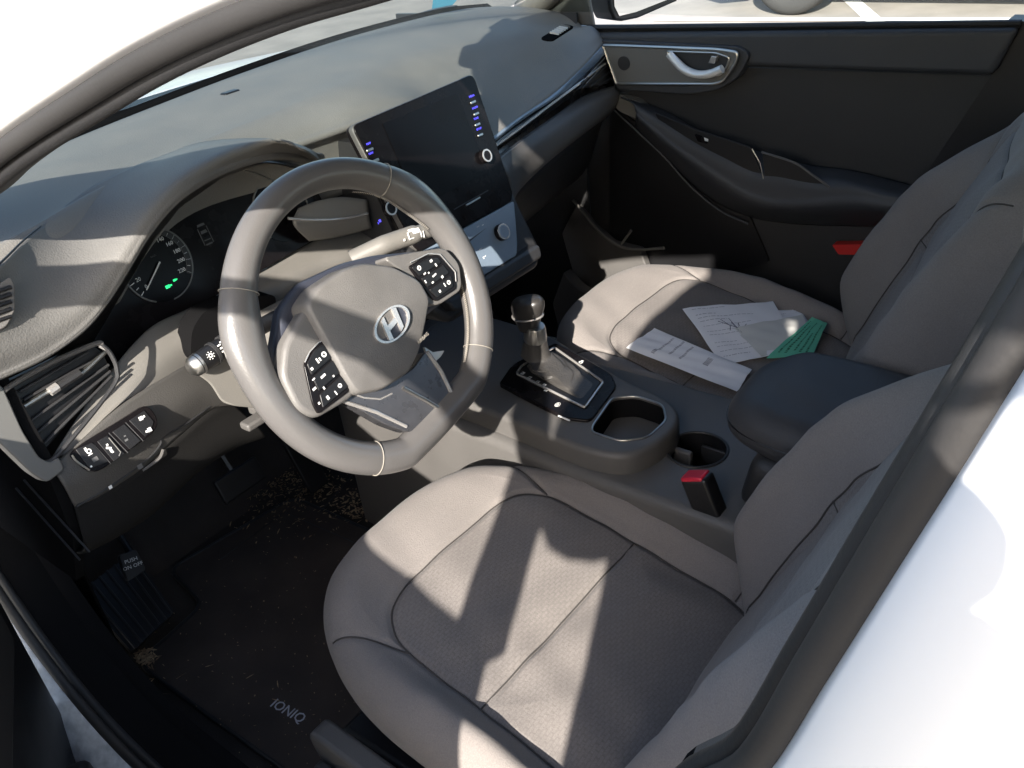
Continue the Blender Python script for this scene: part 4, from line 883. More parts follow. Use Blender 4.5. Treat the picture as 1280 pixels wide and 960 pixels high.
# door opening path (driver side)
sealx=lambda z:-.705-.035*max(0,min(1,(1.1-z)/.5))
Aup=[U(1000,-180,x=-.70),U(780,-138,x=-.70),U(640,-100,x=-.70),U(550,-68,x=-.70),U(440,-33,x=-.702),U(345,-3,x=-.704),U(250,36,x=-.706),U(170,77,x=-.708),U(100,121,x=-.711),U(40,160,x=-.714),U(0,189,x=-.717),U(-50,230,x=-.72),V((-.727,.30,.865)),V((-.735,.42,.78)),V((-.742,.50,.66)),V((-.745,.53,.50)),V((-.745,.50,.33)),V((-.745,.42,.19)),V((-.745,.30,.105)),V((-.745,.12,.080)),V((-.745,-.2,.075)),V((-.745,-.5,.078)),V((-.745,-.60,.12)),V((-.745,-.62,.25)),V((-.745,-.615,.45))]
Bp=[U(860,1010,x=-.745),U(941,955,x=-.745),U(1020,832,x=-.742),U(1102,700,x=-.739),U(1190,560,x=-.735),U(1262,445,x=-.73),U(1330,335,x=-.725),U(1440,160,x=-.715)]
Bp=[V((-.745,-.625,.60))]+Bp+[U(1590,-20,x=-.71),U(1540,-220,x=-.705),U(1280,-240,x=-.70)]
seal_path=cr(Aup+Bp,8)
sp2=resample(seal_path,320)
o=bo('door_seal',tube(sp2,.0092,ry=.0088,closed=True,seg=14,upv=V((1,0,0))),'seal')
# second lip and inner trim
cen=V((-.73,-.15,.60))
def inward(p,d,dx): q=p-cen; q.x=0; q.normalize(); return p-q*d+V((dx,0,0))
inn=[inward(p,.0115,.010) for p in sp2]
o=bo('door_seal',tube(inn,.0065,closed=True,seg=12,upv=V((1,0,0))),'rubber')
i2=[inward(p,.016,.014) for p in sp2]
def i3f(p):
    if p.y<-.58: return inward(p,.018,.024)
    t=max(0,min(1,(p.z-.80)/.17)); return inward(p,.030+(.0135-.030)*t,.060+(.030-.060)*t)
i3=[i3f(p) for p in sp2]
bm=bmesh.new(); grid(bm,[i2,[a.lerp(b,.5)+V((0,0,.0)) for a,b in zip(i2,i3)],i3],cu=True)
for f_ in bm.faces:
    if f_.calc_center_median().z<.72: f_.material_index=1  # lower trim coloured black in place of the shade there
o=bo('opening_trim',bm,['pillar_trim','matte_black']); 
# outer white flange + skin around the opening
o1=[inward(p,-.004,-.004) for p in sp2]; 
def outw(p,d,dx): return inward(p,-d,dx)
segA=[i for i,p in enumerate(sp2) if i<int(320*.335)]
def band(name,idx,offs,m,label=None):
    rows=[[outw(sp2[i],d,dx)+V((0,0,dz_)) for i in idx] for d,dx,dz_ in offs]
    bm=bmesh.new(); grid(bm,rows); return solid(bo(name,bm,m,label=label,ang=180),.002)
L_=len(sp2); yz=[(p.y,p.z) for p in sp2]
iA=[i for i in range(L_) if (sp2[i].z>.80 and sp2[i].y>-.62) or False]
# keep it contiguous
start=next(i for i in range(L_) if True)
ia=[i for i in range(0,L_) if sp2[i].z>.55 and sp2[i].y>-.60 and i<L_*.5]
band('a_pillar_skin',ia,[(.006,-.006,0),(.012,-.012,0),(.03,-.020,0),(.06,-.014,.003),(.085,.004,.005),(.095,.030,.005)],'white_paint')
isil=[i for i in range(0,L_) if sp2[i].z<.60 and i<L_*.75]
isf=[i for i in isil if sp2[i].y>-.61]
band('sill_skin',isf,[(.006,-.002,0),(.012,-.010,0),(.030,-.030,0),(.060,-.045,0),(.10,-.055,0),(.22,-.05,0)],'white_worn',label='white painted door sill with grime')
ib=[i for i in range(0,L_) if sp2[i].y<-.60 and i>L_*.55]
band('b_pillar_skin',ib,[(.010,-.004,0),(.015,-.008,0),(.030,-.016,0),(.06,-.020,0),(.20,-.022,0),(.60,-.03,0),(1.2,-.03,0)],'white_paint')
# inner lower trim between seal and floor
bm=bmesh.new(); grid(bm,[[V((.56*u,-.40,1.165)) for u in [k/12 for k in range(-12,13)]],[V((.54*u,.21-1.2*(.54*u)**2,1.135+.02*(1-u*u))) for u in [k/12 for k in range(-12,13)]]]); o=bo('roof_front',bm,'white_paint',ang=180); solid(o,.035)
it=[i for i in range(L_) if sp2[i].z<.7 and sp2[i].y>-.55 and i<L_*.7]
rows=[[i3[i] for i in it],[V((-.665,i3[i].y-.01,min(i3[i].z+.0,.60))) for i in it],[V((-.648,min(i3[i].y-.02,.62),max(.0,i3[i].z*.55-.02))) for i in it],[V((-.640,min(i3[i].y,.66),-.01)) for i in it]]
bm=bmesh.new(); grid(bm,rows); o=bo('sill_trim',bm,'matte_black',ang=60); solid(o,.003)  # black colour stands in for the shade over the sill
# kick panel closing the gap ahead of the doorway
bm=bmesh.new(); grid(bm,[[V((-.72,.50,.85)),V((-.72,.50,.02))],[V((-.66,.90,.85)),V((-.66,.90,.02))]]); o=bo('kick_panel',bm,'black_plastic'); solid(o,.01)
bm=bmesh.new(); grid(bm,[[V((.69,.42,.80)),V((.69,.42,.0))],[V((.64,.90,.80)),V((.64,.90,.0))]]); o=bo('kick_panel',bm,'dark_plastic'); solid(o,.01)
# roof
roof_rows=[]
for y,z,w in ((-.4,1.20,.60),(-.6,1.205,.60),(-.8,1.205,.60),(-1.2,1.18,.58),(-1.5,1.12,.55)):
    roof_rows.append([V((w*k/6,y-.02*abs(k/6)**2*0,z-.035*(abs(k)/6)**2.5)) for k in range(-6,7)])
bm=bmesh.new(); grid(bm,roof_rows); o=bo('roof',bm,'white_paint',ang=180); solid(o,.03)
# cant rail joining roof and seal
idx=sorted([i for i in range(L_) if sp2[i].z>1.0 and sp2[i].y<-.10],key=lambda i:(i+L_//3)%L_)
rt_=lambda y:(.60 if y<-.35 else .60-(.0)*0)
rows=[[sp2[i]+V((.004,0,.004)) for i in idx],[V((-.665,sp2[i].y,max(sp2[i].z+.02,1.10) if sp2[i].y<-.3 else sp2[i].z+.035)) for i in idx],[V((-.59,min(sp2[i].y,-.16),1.15)) for i in idx]]
bm=bmesh.new(); grid(bm,rows); o=bo('cant_rail',bm,'headliner',ang=180); solid(o,.006)
bm=bmesh.new(); grid(bm,[[V((x_,y_,z_)) for y_ in (-.66,-.9,-1.2,-1.5)] for x_,z_ in ((-.715,1.135),(-.66,1.165),(-.58,1.19))]); o=bo('rear_cant_rail',bm,'white_paint',ang=180); solid(o,.01)
# door pocket and carpeted step in the passenger footwell
fw_=obj('lower_pocket',pr(roundpoly(dX([(702,292),(720,256),(742,284),(766,304),(800,312),(812,345),(760,372),(722,362)],.662),.006),V((.02,0,0))),'lower_plastic',pd); bev(fw_,.003)
obj('pocket_rim',tube(cr(dX([(716,250),(735,272),(752,292),(775,308),(800,312),(830,310)],.656),6),.0035,seg=8),'fascia',fw_)
obj('pocket_rim',tube(dX([(777,305),(789,288)],.654),.003,seg=8),'fascia',fw_)
cp2=bo('carpet_step',pr(roundpoly(dX([(704,340),(722,360),(748,376),(735,410),(700,420),(690,380)],.60),.008),V((.03,0,0))),'pillar_trim'); bev(cp2,.006)
# right A pillar and its trim
ap=[V((.70,.56,.80)),V((.66,.30,.96)),V((.60,.06,1.10)),V((.58,-.1,1.14)),V((.57,-.6,1.16))]
o=bo('a_pillar',tube(cr(ap,8),.038,ry=.030,seg=14,upv=V((0,0,1))),'headliner',ang=180)
apl=[V((-.71,.46,.84)),V((-.688,.17,.955)),V((-.675,-.02,1.025)),V((-.64,-.30,1.12)),V((-.61,-.7,1.16))]
o=bo('a_pillar_trim',tube(cr(apl,8),.018,ry=.020,seg=14,upv=V((0,0,1))),'pillar_trim',ang=180)
bm=bmesh.new(); grid(bm,[[V((p.x*.985,p.y,p.z-.040)) for p in r] for r in roof_rows]); o=bo('headliner',bm,'headliner',ang=180); solid(o,.003)
bm=bmesh.new(); grid(bm,[[V((.54*u,-.40,1.122)) for u in [k/12 for k in range(-12,13)]],[V((.52*u,.19-1.2*(.52*u)**2,1.092+.02*(1-u*u))) for u in [k/12 for k in range(-12,13)]]]); o=bo('headliner',bm,'headliner',ang=180); solid(o,.003)
rvm=bo('rearview_mirror',bx((.0,.20,1.035),(.235,.030,.065),Matrix.Rotation(math.radians(-12),3,'X')),'black_plastic'); bev(rvm,.012,4)
obj('mirror_glass',bx((.0,.1835,1.031),(.215,.002,.052),Matrix.Rotation(math.radians(-12),3,'X')),'mirror',rvm)
obj('mirror_stem',tube([V((0,.21,1.04)),V((0,.25,1.085)),V((0,.24,1.125))],.010,seg=10),'black_plastic',rvm)
# windscreen and its black border, cowl, bonnet
WS=[[V((-.66,.58,.805)),V((-.36,.67,.812)),V((0,.73,.815)),V((.36,.70,.812)),V((.66,.62,.80))],[V((-.64,.20,.945)),V((-.3,.37,.975)),V((0,.46,.985)),V((.3,.37,.975)),V((.64,.20,.945))],[V((-.56,-.12,1.105)),V((-.3,.10,1.13)),V((0,.21,1.145)),V((.3,.10,1.13)),V((.56,-.12,1.105))]]
o=bo('windscreen',patch(WS,nu=40,nv=10),'windscreen_glass',ang=180)
frit=[[p+V((0,.006,.002)) for p in W[1:-1]],[p+V((0,.022,.010)) for p in W[1:-1]]]
o=bo('windscreen_border',patch(frit,nu=60,nv=2),'matte_black',ang=180); solid(o,.003)
q=U(552,3,y=.52); st_=bo('windscreen_sticker',pr([U(542,-8,x=.50),U(578,-8,x=.50),U(566,6,x=.50),U(540,11,x=.50)],V((.004,.003,0))),'sticker')
cow=[[V((-.72,.66,.775)),V((0,.80,.785)),V((.72,.66,.775))],[V((-.74,.80,.765)),V((0,.92,.775)),V((.74,.80,.765))]]
o=bo('cowl',patch(cow,nu=20,nv=2),'matte_black',ang=180)
bon=[[V((-.74,.80,.765)),V((0,.92,.78)),V((.74,.80,.765))],[V((-.76,1.15,.72)),V((0,1.25,.745)),V((.76,1.15,.72))],[V((-.70,1.55,.60)),V((0,1.70,.62)),V((.70,1.55,.60))],[V((-.68,1.62,.40)),V((0,1.80,.40)),V((.68,1.62,.40))]]
o=bo('bonnet',patch(bon,nu=30,nv=6),'white_paint',ang=180); solid(o,.01)
o=bo('front_wing',pr([V((-.80,.55,.72)),V((-.80,1.5,.58)),V((-.80,1.6,.1)),V((-.80,.55,.1))],V((.04,0,0))),'white_paint')
o=bo('front_wing',pr([V((.80,.55,.72)),V((.80,1.5,.58)),V((.80,1.6,.1)),V((.80,.55,.1))],V((-.04,0,0))),'white_paint')
# passenger window glass and outside mirror (a part of the passenger door)
wg=[V((.700,.50,.80)),V((.700,-.50,.79)),V((.655,-.56,1.10)),V((.655,.10,1.10)),V((.69,.42,.86))]
bm=bmesh.new(); bm.faces.new([bm.verts.new(p) for p in wg]); obj('window_glass',bm,'side_glass',pd,smooth=False)
sail=[U(690,28,x=.70),U(742,33,x=.70),U(736,0,x=.70),U(736,-30,x=.70),U(690,-10,x=.70),U(680,8,x=.70)]
o=obj('mirror_sail',pr(sail,V((.01,0,0))),'lower_plastic',pd); bev(o,.003)
o=obj('mirror_sail_trim',tube(cr([U(684,30,x=.695),U(682,10,x=.695),U(690,-4,x=.695),U(700,-14,x=.695)],5),.007,seg=8),'black_plastic',pd)
mh=thing('door_mirror','black outside door mirror with pale reflection beyond the passenger window','mirror',(.90,.40,.83))
MF=Fr(U(800,3,x=.88),V((.95,-.30,0)),V((0,0,1)))
mo=[MF.hit(*p) for p in [(760,-30),(764,12),(770,26),(780,27),(800,23),(848,2),(870,-30)]]
o=obj('mirror_housing',pr([MF(x,y,-.004) for x,y in mo],-MF.c*.07),'black_plastic',mh); bev(o,.006)
mg=[MF.hit(*p) for p in [(767,-30),(769,8),(775,20),(796,15),(834,0),(850,-30)]]
o=obj('mirror_glass',pr([MF(x,y,-.002) for x,y in mg],-MF.c*.004),'mirror',mh,smooth=False)
# driver's open door: its lower inner panel
ddx=thing('driver_door','black inner panel of the wide open driver door at the lower left','car door',(-.80,.47,0))
def fitv(x,px1,px2):
    best=None
    for yy in np.linspace(.1,.8,141):
        for xx in (x,):
            # which z hits px1 / px2 rows
            e=0;zs=[]
            for (a,b) in (px1,px2):
                p=UPl(a,b,V((xx,yy,0)),V((0,1,0))); e+=abs(p.x-xx); zs.append(p.z)
            if best is None or e<best[0]: best=(e,yy,zs)
    return best
th_=math.radians(28); hx,DY=-.762,.400
dv_=V((-math.sin(th_),-math.cos(th_),0)); nv_=V((-math.cos(th_),math.sin(th_),0)); H_=V((hx,DY,0))
def D(u_,z,off=0): return H_+dv_*u_+nv_*off+V((0,0,z))
pts=[D(0,-.12),D(1.0,-.10),D(1.08,.1),D(1.13,.5),D(1.10,.795),D(.9,.778),D(.6,.758),D(.37,.765),D(.02,.76)]
o=obj('inner_panel',pr(roundpoly(pts,.03),nv_*.08),'black_plastic',ddx); bev(o,.012,4)
o=obj('outer_skin',pr(roundpoly([p+nv_*.081 for p in pts],.05),nv_*.02),'white_paint',ddx); bev(o,.006)
fo=[D(.05,.76),D(.20,.90),D(.45,1.032),D(.77,1.140),D(.92,1.152),D(1.06,1.125),D(1.13,1.03),D(1.125,.79)]
fi=[D(1.05,.79),D(1.058,.98),D(1.02,1.075),D(.92,1.112),D(.77,1.108),D(.45,.982),D(.24,.86),D(.16,.75)]
o=obj('window_frame',pr(fo+fi,nv_*.03),'black_plastic',ddx); bev(o,.004)
o=obj('pocket',pr(roundpoly([D(.10,-.05,-.001),D(.85,-.05,-.001),D(.85,.10,-.001),D(.12,.14,-.001)],.03),nv_*-.035),'dark_plastic',ddx); bev(o,.01)
o=obj('armrest',pr(roundpoly([D(.20,.42),D(.8,.40),D(.8,.47),D(.2,.52)],.02),-nv_*.05),'dark_plastic',ddx); bev(o,.01)
# ================================================================== FLOOR, MAT, PEDAL
S2=top('footwell_carpet',join(bx((-.40,.30,-.006),(.50,.80,.006)),bx((.38,.30,-.006),(.48,.80,.006))),'carpet',None,None,(0,.3,0),kind='structure')
mt=thing('floor_mat','dirty black carpet mat in the driver footwell with raised edge and model lettering','floor mat',(-.38,.30,0))
mp=[U(200,905,z=.004),U(440,965,z=.004),U(560,905,z=.004),U(620,700,z=.004),U(440,600,z=.004),U(345,560,z=.004),U(255,660,z=.004),U(175,790,z=.004)]
mp=[V((-.610,.50,.002)),V((-.605,.06,.002)),V((-.53,.0,.002)),V((-.17,.0,.002)),V((-.15,.30,.002)),V((-.16,.62,.002)),V((-.44,.66,.002)),V((-.46,.52,.002))]
o=obj('mat_pile',pr(roundpoly(mp,.03),V((0,0,.008))),'mat_pile',mt); bev(o,.003)
obj('mat_edging',tube([p+V((0,0,.008)) for p in roundpoly(mp,.03)],.0035,closed=True,seg=8,upv=V((0,0,1))),'rubber',mt)
TF=Fr(U(360,889,z=.011),(U(388,906,z=.011)-U(335,876,z=.011)),V((-1,0,0))); 
TF=Fr(TF.o,TF.a,V((0,0,1)).cross(TF.a))
w_=(U(388,906,z=.011)-U(335,876,z=.011)).length
tt=text('mat_lettering','IONIQ',TF,0,0,.0,.024,'ink_light',mt,th=.0004)
wid=tt.dimensions.x or .08
# sewn heel-pad lines
for A,B in (((275,700),(355,640)),((355,640),(470,690)),((400,640),(470,560))):
    obj('sewn_line',tube([U(*A,z=.010),U(*B,z=.010)],.0012,seg=5),'stitch_dark',mt)
# foot-operated parking brake pedal & footrest
fp_=thing('footrest','ribbed dark footrest panel at the left of the driver footwell','footrest',(-.52,.62,0))
R1=[U(100,740,z=.10),U(165,690,z=.115),U(218,765,z=.04),U(165,815,z=.03)]
RFc=R1
o=obj('rest_plate',pr(roundpoly(RFc,.008),V((0,.01,-.012))),'black_plastic',fp_)
for k in range(7):
    t=(k+.5)/7; a=RFc[0].lerp(RFc[1],t);b=RFc[3].lerp(RFc[2],t); obj('rib',tube([a+V((0,-.003,.004)),b+V((0,-.003,.004))],.0022,seg=6),'dark_plastic',fp_)
bp_=thing('parking_brake_pedal','small dark foot brake pedal pad marked PUSH ON OFF, above the footrest','pedal',U(165,705,z=.13))
PP=[U(148,694,z=.165),U(170,686,z=.165),U(183,712,z=.135),U(160,727,z=.135)]
o=obj('pedal_pad',pr(roundpoly(PP,.006),V((0,.012,-.008))),'dark_plastic',bp_); bev(o,.002)
PF=Fr((PP[0]+PP[1]+PP[2]+PP[3])/4,PP[1]-PP[0],PP[0]-PP[3])
text('pedal_lettering','PUSH',PF,0,.006,.0015,.009,'white_print',bp_,th=.0002); text('pedal_lettering','ON OFF',PF,0,-.005,.0015,.009,'white_print',bp_,th=.0002)
obj('pedal_arm',tube([PF(0,0,-.01),PF(0,.03,-.03),PF(-.03,.16,-.02)],.006,seg=8),'black_plastic',bp_)
for px,py,nm,lab in ((300,600,'brake_pedal','wide black brake pedal deep in the driver footwell'),(380,575,'accelerator_pedal','long black accelerator pedal right of the brake pedal')):
    c_=U(px,py,y=.62); t_=thing(nm,lab,'pedal',c_)
    w,h=(.10,.05) if 'brake' in nm else (.05,.14)
    o=obj('pedal_pad',bx(c_,(w,.012,h),Matrix.Rotation(math.radians(-25),3,'X')),'rubber',t_); bev(o,.004)
    obj('pedal_arm',tube([c_+V((0,.01,0)),c_+V((0,.08,.12)),c_+V((0,.10,.22))],.008,seg=8),'black_plastic',t_)
# straw and leaf litter : one uncountable scatter
bm=bmesh.new(); rnd=random.Random(4)
def frag(px,py,L,w,z=.0125,leaf=False):
    c_=U(px,py,z=z); a=rnd.uniform(0,math.pi); d=V((math.cos(a),math.sin(a),rnd.uniform(-.15,.15)))*L/2; n=V((-math.sin(a),math.cos(a),0))*w/2
    mi=1 if leaf else 0
    vs=[bm.verts.new(q) for q in (c_-d-n*.6,c_+d*.1-n*1.2,c_+d-n*.2,c_+d*.8+n*.5,c_-d*.2+n*1.1+V((0,0,.001)))]; f=bm.faces.new(vs); f.material_index=mi
    vs2=[bm.verts.new(v.co+V((0,0,-.0006))) for v in vs]; f=bm.faces.new(vs2[::-1]); f.material_index=mi
def cluster_(cx,cy,sx,sy,n,Lr,wr,leaf=.3):
    for _ in range(n): frag(cx+rnd.gauss(0,sx),cy+rnd.gauss(0,sy),rnd.uniform(*Lr)*1.25,rnd.uniform(*wr)*1.35,z=.0125+rnd.random()*.004,leaf=rnd.random()<leaf)
cluster_(350,600,28,15,330,(.002,.010),(.0006,.002),.4)
cluster_(400,606,16,7,110,(.002,.012),(.0006,.003),.2)
cluster_(445,632,16,11,150,(.002,.012),(.0006,.003),.2)
cluster_(380,625,45,22,220,(.002,.008),(.0005,.0015),.4)
cluster_(183,820,7,5,90,(.004,.012),(.001,.004),.6)
cluster_(190,845,14,14,25,(.004,.018),(.0004,.001),.1)
cluster_(330,760,85,85,170,(.0008,.004),(.0004,.0010),.2)
cluster_(400,900,60,40,50,(.0008,.003),(.0004,.0010),.2)
for px,py in ((288,655),(296,660),(310,658),(262,832),(347,855),(345,875),(313,845),(417,640),(348,664)): frag(px,py,.016,.0014)
top('dried_debris',bm,['straw','leaf'],'dry straw bits and leaf crumbs scattered on the dark mat','debris',(-.35,.35,0),kind='stuff',smooth=False)
# ================================================================== PAPERS on the passenger cushion
def zc(y,x=.355): return .362-.235*max((.205-y)-.02,0)
def paper(name,label,corners,zo,m,lines=None,ink='ink_light',extra=None,cat='paper',tilt=0):
    """corner places on the cushion, a slightly curled sheet with its printing in the same mesh"""
    P=[]
    for (px,py) in corners:
        p=U(px,py,z=.33)
        for _ in range(12): p=U(px,py,z=zc(p.y)+zo)
        P.append(p)
    bm=bmesh.new(); n=12; rows=[]
    def at(u,v,dz=0):
        p=(P[0]*(1-u)+P[1]*u)*(1-v)+(P[3]*(1-u)+P[2]*u)*v
        return p+V((0,0,.005*math.sin(u*3.1)*math.sin(v*2.5+.4)+.0016*math.sin(7*u+3*v)+.0022*abs(math.sin(3.3*v+.4*zo*1000))+.0008*math.sin(19*u-11*v)+dz))
    for i in range(n+1): rows.append([at(j/n,i/n) for j in range(n+1)])
    grid(bm,rows); rows2=[[p+V((0,0,-.0005)) for p in r] for r in rows]
    grid(bm,rows2)
    rnd=random.Random(hash(name+label)%1000 if False else len(label)*7+int(zo*1e4))
    def stroke(u0,u1,v0,v1,mi=1):
        k=4; A=[at(u0+(u1-u0)*i/k,v0,.0004) for i in range(k+1)];B=[at(u0+(u1-u0)*i/k,v1,.0004) for i in range(k+1)]
        grid(bm,[A,B],mi=mi)
    for (u0,u1,v,h) in (lines or []):
        u=u0
        while u<u1:
            w=rnd.uniform(.015,.06); stroke(u,min(u+w,u1),v,v+h); u+=w+.012
    for e in (extra or []): 
        pts=[at(u,v,.0006) for u,v in e]; tube_into(bm,pts,.0006,seg=4,mi=2)
    c_=sum(P,V((0,0,0)))/4
    return top(name,bm,[m,ink,'ink'],label,cat,c_,'loose papers on the passenger seat')
txt=[(.08,.45,.05,.010),(.08,.30,.16,.012),(.08,.70,.22,.010),(.08,.38,.28,.010),(.08,.62,.37,.008),(.08,.55,.47,.008),(.08,.60,.53,.008),(.08,.34,.66,.008),(.08,.52,.72,.008),(.08,.56,.80,.008),(.08,.40,.88,.010)]
sig=[[(.30,.30),(.36,.42),(.33,.50),(.40,.36),(.42,.52),(.47,.38),(.46,.50),(.55,.42)],[(.26,.33),(.42,.46),(.55,.50)],[(.40,.28),(.44,.56)]]
paper('printed_letter','long white printed sheet lying nearest the console, beside the armrest',[(783,436),(818,412),(940,463),(921,491)],.012,'paper',[(.12,.30,.2,.03),(.30,.9,.22,.02),(.3,.95,.32,.02),(.3,.9,.42,.02),(.42,.72,.62,.05)],'ink_light')
paper('printed_letter','white sheet protruding behind the signed letter, its corner beside the green slip',[(905,392),(997,388),(1012,404),(930,440)],.006,'paper',[(.1,.8,.2,.02)],'ink_light')
paper('printed_letter','white signed letter lying across the middle of the passenger cushion',[(853,387),(966,377),(1010,425),(906,457)][0:1]+[(966,378),(1003,440),(902,456)],.010,'paper',txt,'ink_light',sig)
paper('folded_sheet','greyish blank folded sheet lying on top of the signed letter',[(918,412),(1004,394),(1012,420),(952,447)],.0135,'paper_grey',[],'ink_light')
paper('green_slip','green printed slip tucked against the passenger backrest',[(958,449),(1015,398),(1034,405),(1015,446)],.020,'paper_green',[(.1,.9,.15,.05),(.1,.8,.3,.06),(.15,.9,.48,.05),(.1,.6,.64,.06),(.1,.85,.80,.05)],'ink_green')
# ================================================================== OUTSIDE
bm=bmesh.new(); grid(bm,[[V((-60,-60,GROUND)),V((60,-60,GROUND))],[V((-60,60,GROUND)),V((60,60,GROUND))]]); top('car_park_ground',bm,'asphalt',None,None,(0,0,GROUND),kind='structure',smooth=False)
def line(pts,z,w,m,name):
    P=[U(*p,z=z) for p in pts]; d=(P[1]-P[0]).normalized(); n=V((-d.y,d.x,0))*w/2
    bm=bmesh.new(); bm.faces.new([bm.verts.new(q) for q in (P[0]-n,P[1]-n,P[1]+n,P[0]+n)]); return top(name,bm,m,None,None,(P[0]+P[1])/2,kind='structure',smooth=False)
line([(1040,-22),(1098,30)],GROUND+.004,.12,'white_line','parking_line')
line([(180,60),(560,-34)],GROUND+.012,.14,'white_line','parking_line')
line([(820,24),(1280,24)],GROUND+.008,.10,'white_line','parking_line')
# parked car beyond the passenger window
tc=U(985,18,z=GROUND+.01); pk=thing('parked_car','dark parked car beyond the passenger window, only its wheel and sill in view','car',(tc.x,tc.y,GROUND))
def wheel(yc):
    f=Fr((tc.x,yc,GROUND+.31),(0,-1,0),(0,0,1)); bm=bmesh.new(); rows=[]
    for r,z in ((.19,.0),(.215,.012),(.27,.014),(.305,-.01),(.312,-.05),(.312,-.16),(.29,-.20)):
        rows.append([f(r*math.cos(k*math.pi/24),r*math.sin(k*math.pi/24),z) for k in range(48)])
    grid(bm,rows,cu=True); w=obj('tyre',bm,'tyre',pk,ang=50)
    bm=bmesh.new()
    for k in range(5):
        a=k*2*math.pi/5; g=f.rot(a); prism(bm,[g(-.028,.03,-.004),g(.028,.03,-.004),g(.020,.19,-.004),g(-.020,.19,-.004)],f.c*-.03)
    obj('rim',join(bm,ring(f,0,0,-.02,.17,.198,.02,40),disc(f,0,0,-.03,.05,.028,20)),'rim_metal',w)
    obj('brake_disc',disc(f,0,0,-.10,.18,.01,24),'satin',w)
wheel(tc.y); wheel(tc.y-2.6)
bd=[(tc.y+.80,.02),(tc.y+.75,.42),(tc.y+.45,.55),(tc.y-.6,.64),(tc.y-1.2,1.05),(tc.y-2.5,1.08),(tc.y-3.2,.68),(tc.y-3.4,.60),(tc.y-3.4,.05),(tc.y-3.0,-.12)]
def arch(yc): return [(yc-.36*math.cos(a),-.13+ .36*math.sin(a)+.10) for a in [math.pi*k/10 for k in range(10,-1,-1)]][::-1]
prof=bd[:]+arch(tc.y-2.6)+arch(tc.y)+[(tc.y+.6,-.10)]
o=obj('body_shell',pr([V((tc.x+.02,y,z)) for y,z in prof],V((1.6,0,0))),'car_dark',pk,smooth=False)
o=obj('side_window',pr([V((tc.x+.01,y,z)) for y,z in ((tc.y-.75,.66),(tc.y-1.25,1.0),(tc.y-2.45,1.02),(tc.y-2.9,.72))],V((.02,0,0))),'gloss_black',pk,smooth=False)
# ================================================================== the person taking the picture (out of frame by the doorway; body and hair shaped to block sun)
def skin(name,joints,edges,m,parent=None,lv=2):
    me=bpy.data.meshes.new(name); org=ORG.get(parent,V((0,0,0)))
    me.from_pydata([V(j[0])-org for j in joints],edges,[]); me.materials.append(M[m])
    o=bpy.data.objects.new(name,me); COL.objects.link(o); o.parent=parent; ORG[o]=org
    o.modifiers.new('k','SKIN')
    for i,j in enumerate(joints):
        r=j[1]; me.skin_vertices[0].data[i].radius=(r,r) if not isinstance(r,tuple) else r; me.skin_vertices[0].data[i].use_root=(i==0)
    u=o.modifiers.new('u','SUBSURF'); u.levels=lv; u.render_levels=lv
    dg=bpy.context.evaluated_depsgraph_get(); m2=bpy.data.meshes.new_from_object(o.evaluated_get(dg)); o.modifiers.clear(); o.data=m2; m2.shade_smooth(); return o
ps=thing('person','person in a dark jacket standing by the open doorway, both hands raised holding a phone','person',(-1.38,-.88,GROUND))
G0=GROUND
body=[((-1.36,-.86,.62),.125),((-1.31,-.83,.85),.118),((-1.255,-.785,1.03),.112),((-1.23,-.775,1.17),.100),((-1.205,-.80,1.27),.115),((-1.18,-.82,1.34),.075),
 ((-1.305,-.715,1.15),.075),((-1.285,-.67,1.03),.080),((-1.25,-.628,.905),.086),((-1.17,-.650,.99),.060),((-1.125,-.705,1.10),.036),
 ((-1.190,-.865,1.205),.074),((-1.185,-.835,1.05),.052),((-1.165,-.835,.94),.048),((-1.11,-.860,1.03),.038),((-1.065,-.885,1.10),.029),
 ((-1.39,-.82,.50),.095),((-1.42,-.82,.10),.062),((-1.44,-.84,-.25),.045),((-1.34,-.95,.50),.095),((-1.36,-.97,.10),.062),((-1.38,-.99,-.25),.045)]
ed=[(0,1),(1,2),(2,3),(3,4),(4,5),(3,6),(6,7),(7,8),(8,9),(9,10),(3,11),(11,12),(12,13),(13,14),(14,15),(0,16),(16,17),(17,18),(0,19),(19,20),(20,21)]
skin('body',body,ed,'jacket',ps)
def hand(name,wr,dirf,across,thumb):
    """palm and five bent fingers closing on the phone edge"""
    wr=V(wr);f=V(dirf).normalized();a=V(across).normalized();n=f.cross(a)
    J=[(wr,.024)];E=[];
    palm=wr+f*.045; J.append((palm,(.036,.014))); E.append((0,1))
    for i,(o_,L1) in enumerate(((-.030,.034),(-.010,.040),(.010,.038),(.029,.030))):
        b=len(J); p0=palm+a*o_+f*.030; J+= [(p0,.0095),(p0+f*L1*.8+n*.004,.0085),(p0+f*L1*1.1+n*.026,.0075),(p0+f*L1*.8+n*.042,.0065)]
        E+=[(1,b),(b,b+1),(b+1,b+2),(b+2,b+3)]
    b=len(J); t=V(thumb).normalized(); J+=[(wr+f*.028+t*.030,.011),(wr+f*.050+t*.046+n*.012,.0095),(wr+f*.072+t*.044+n*.028,.008)]; E+=[(1,b),(b,b+1),(b+1,b+2)]
    return skin(name,J,E,'skin',ps,2)
ph=CAM-fw*.016
hand('hand',V((-1.125,-.705,1.11)),V((.35,-.05,.45)),UP,UP)
hand('hand',V((-1.065,-.885,1.10)),V((.10,.60,.14)),-UP,UP)
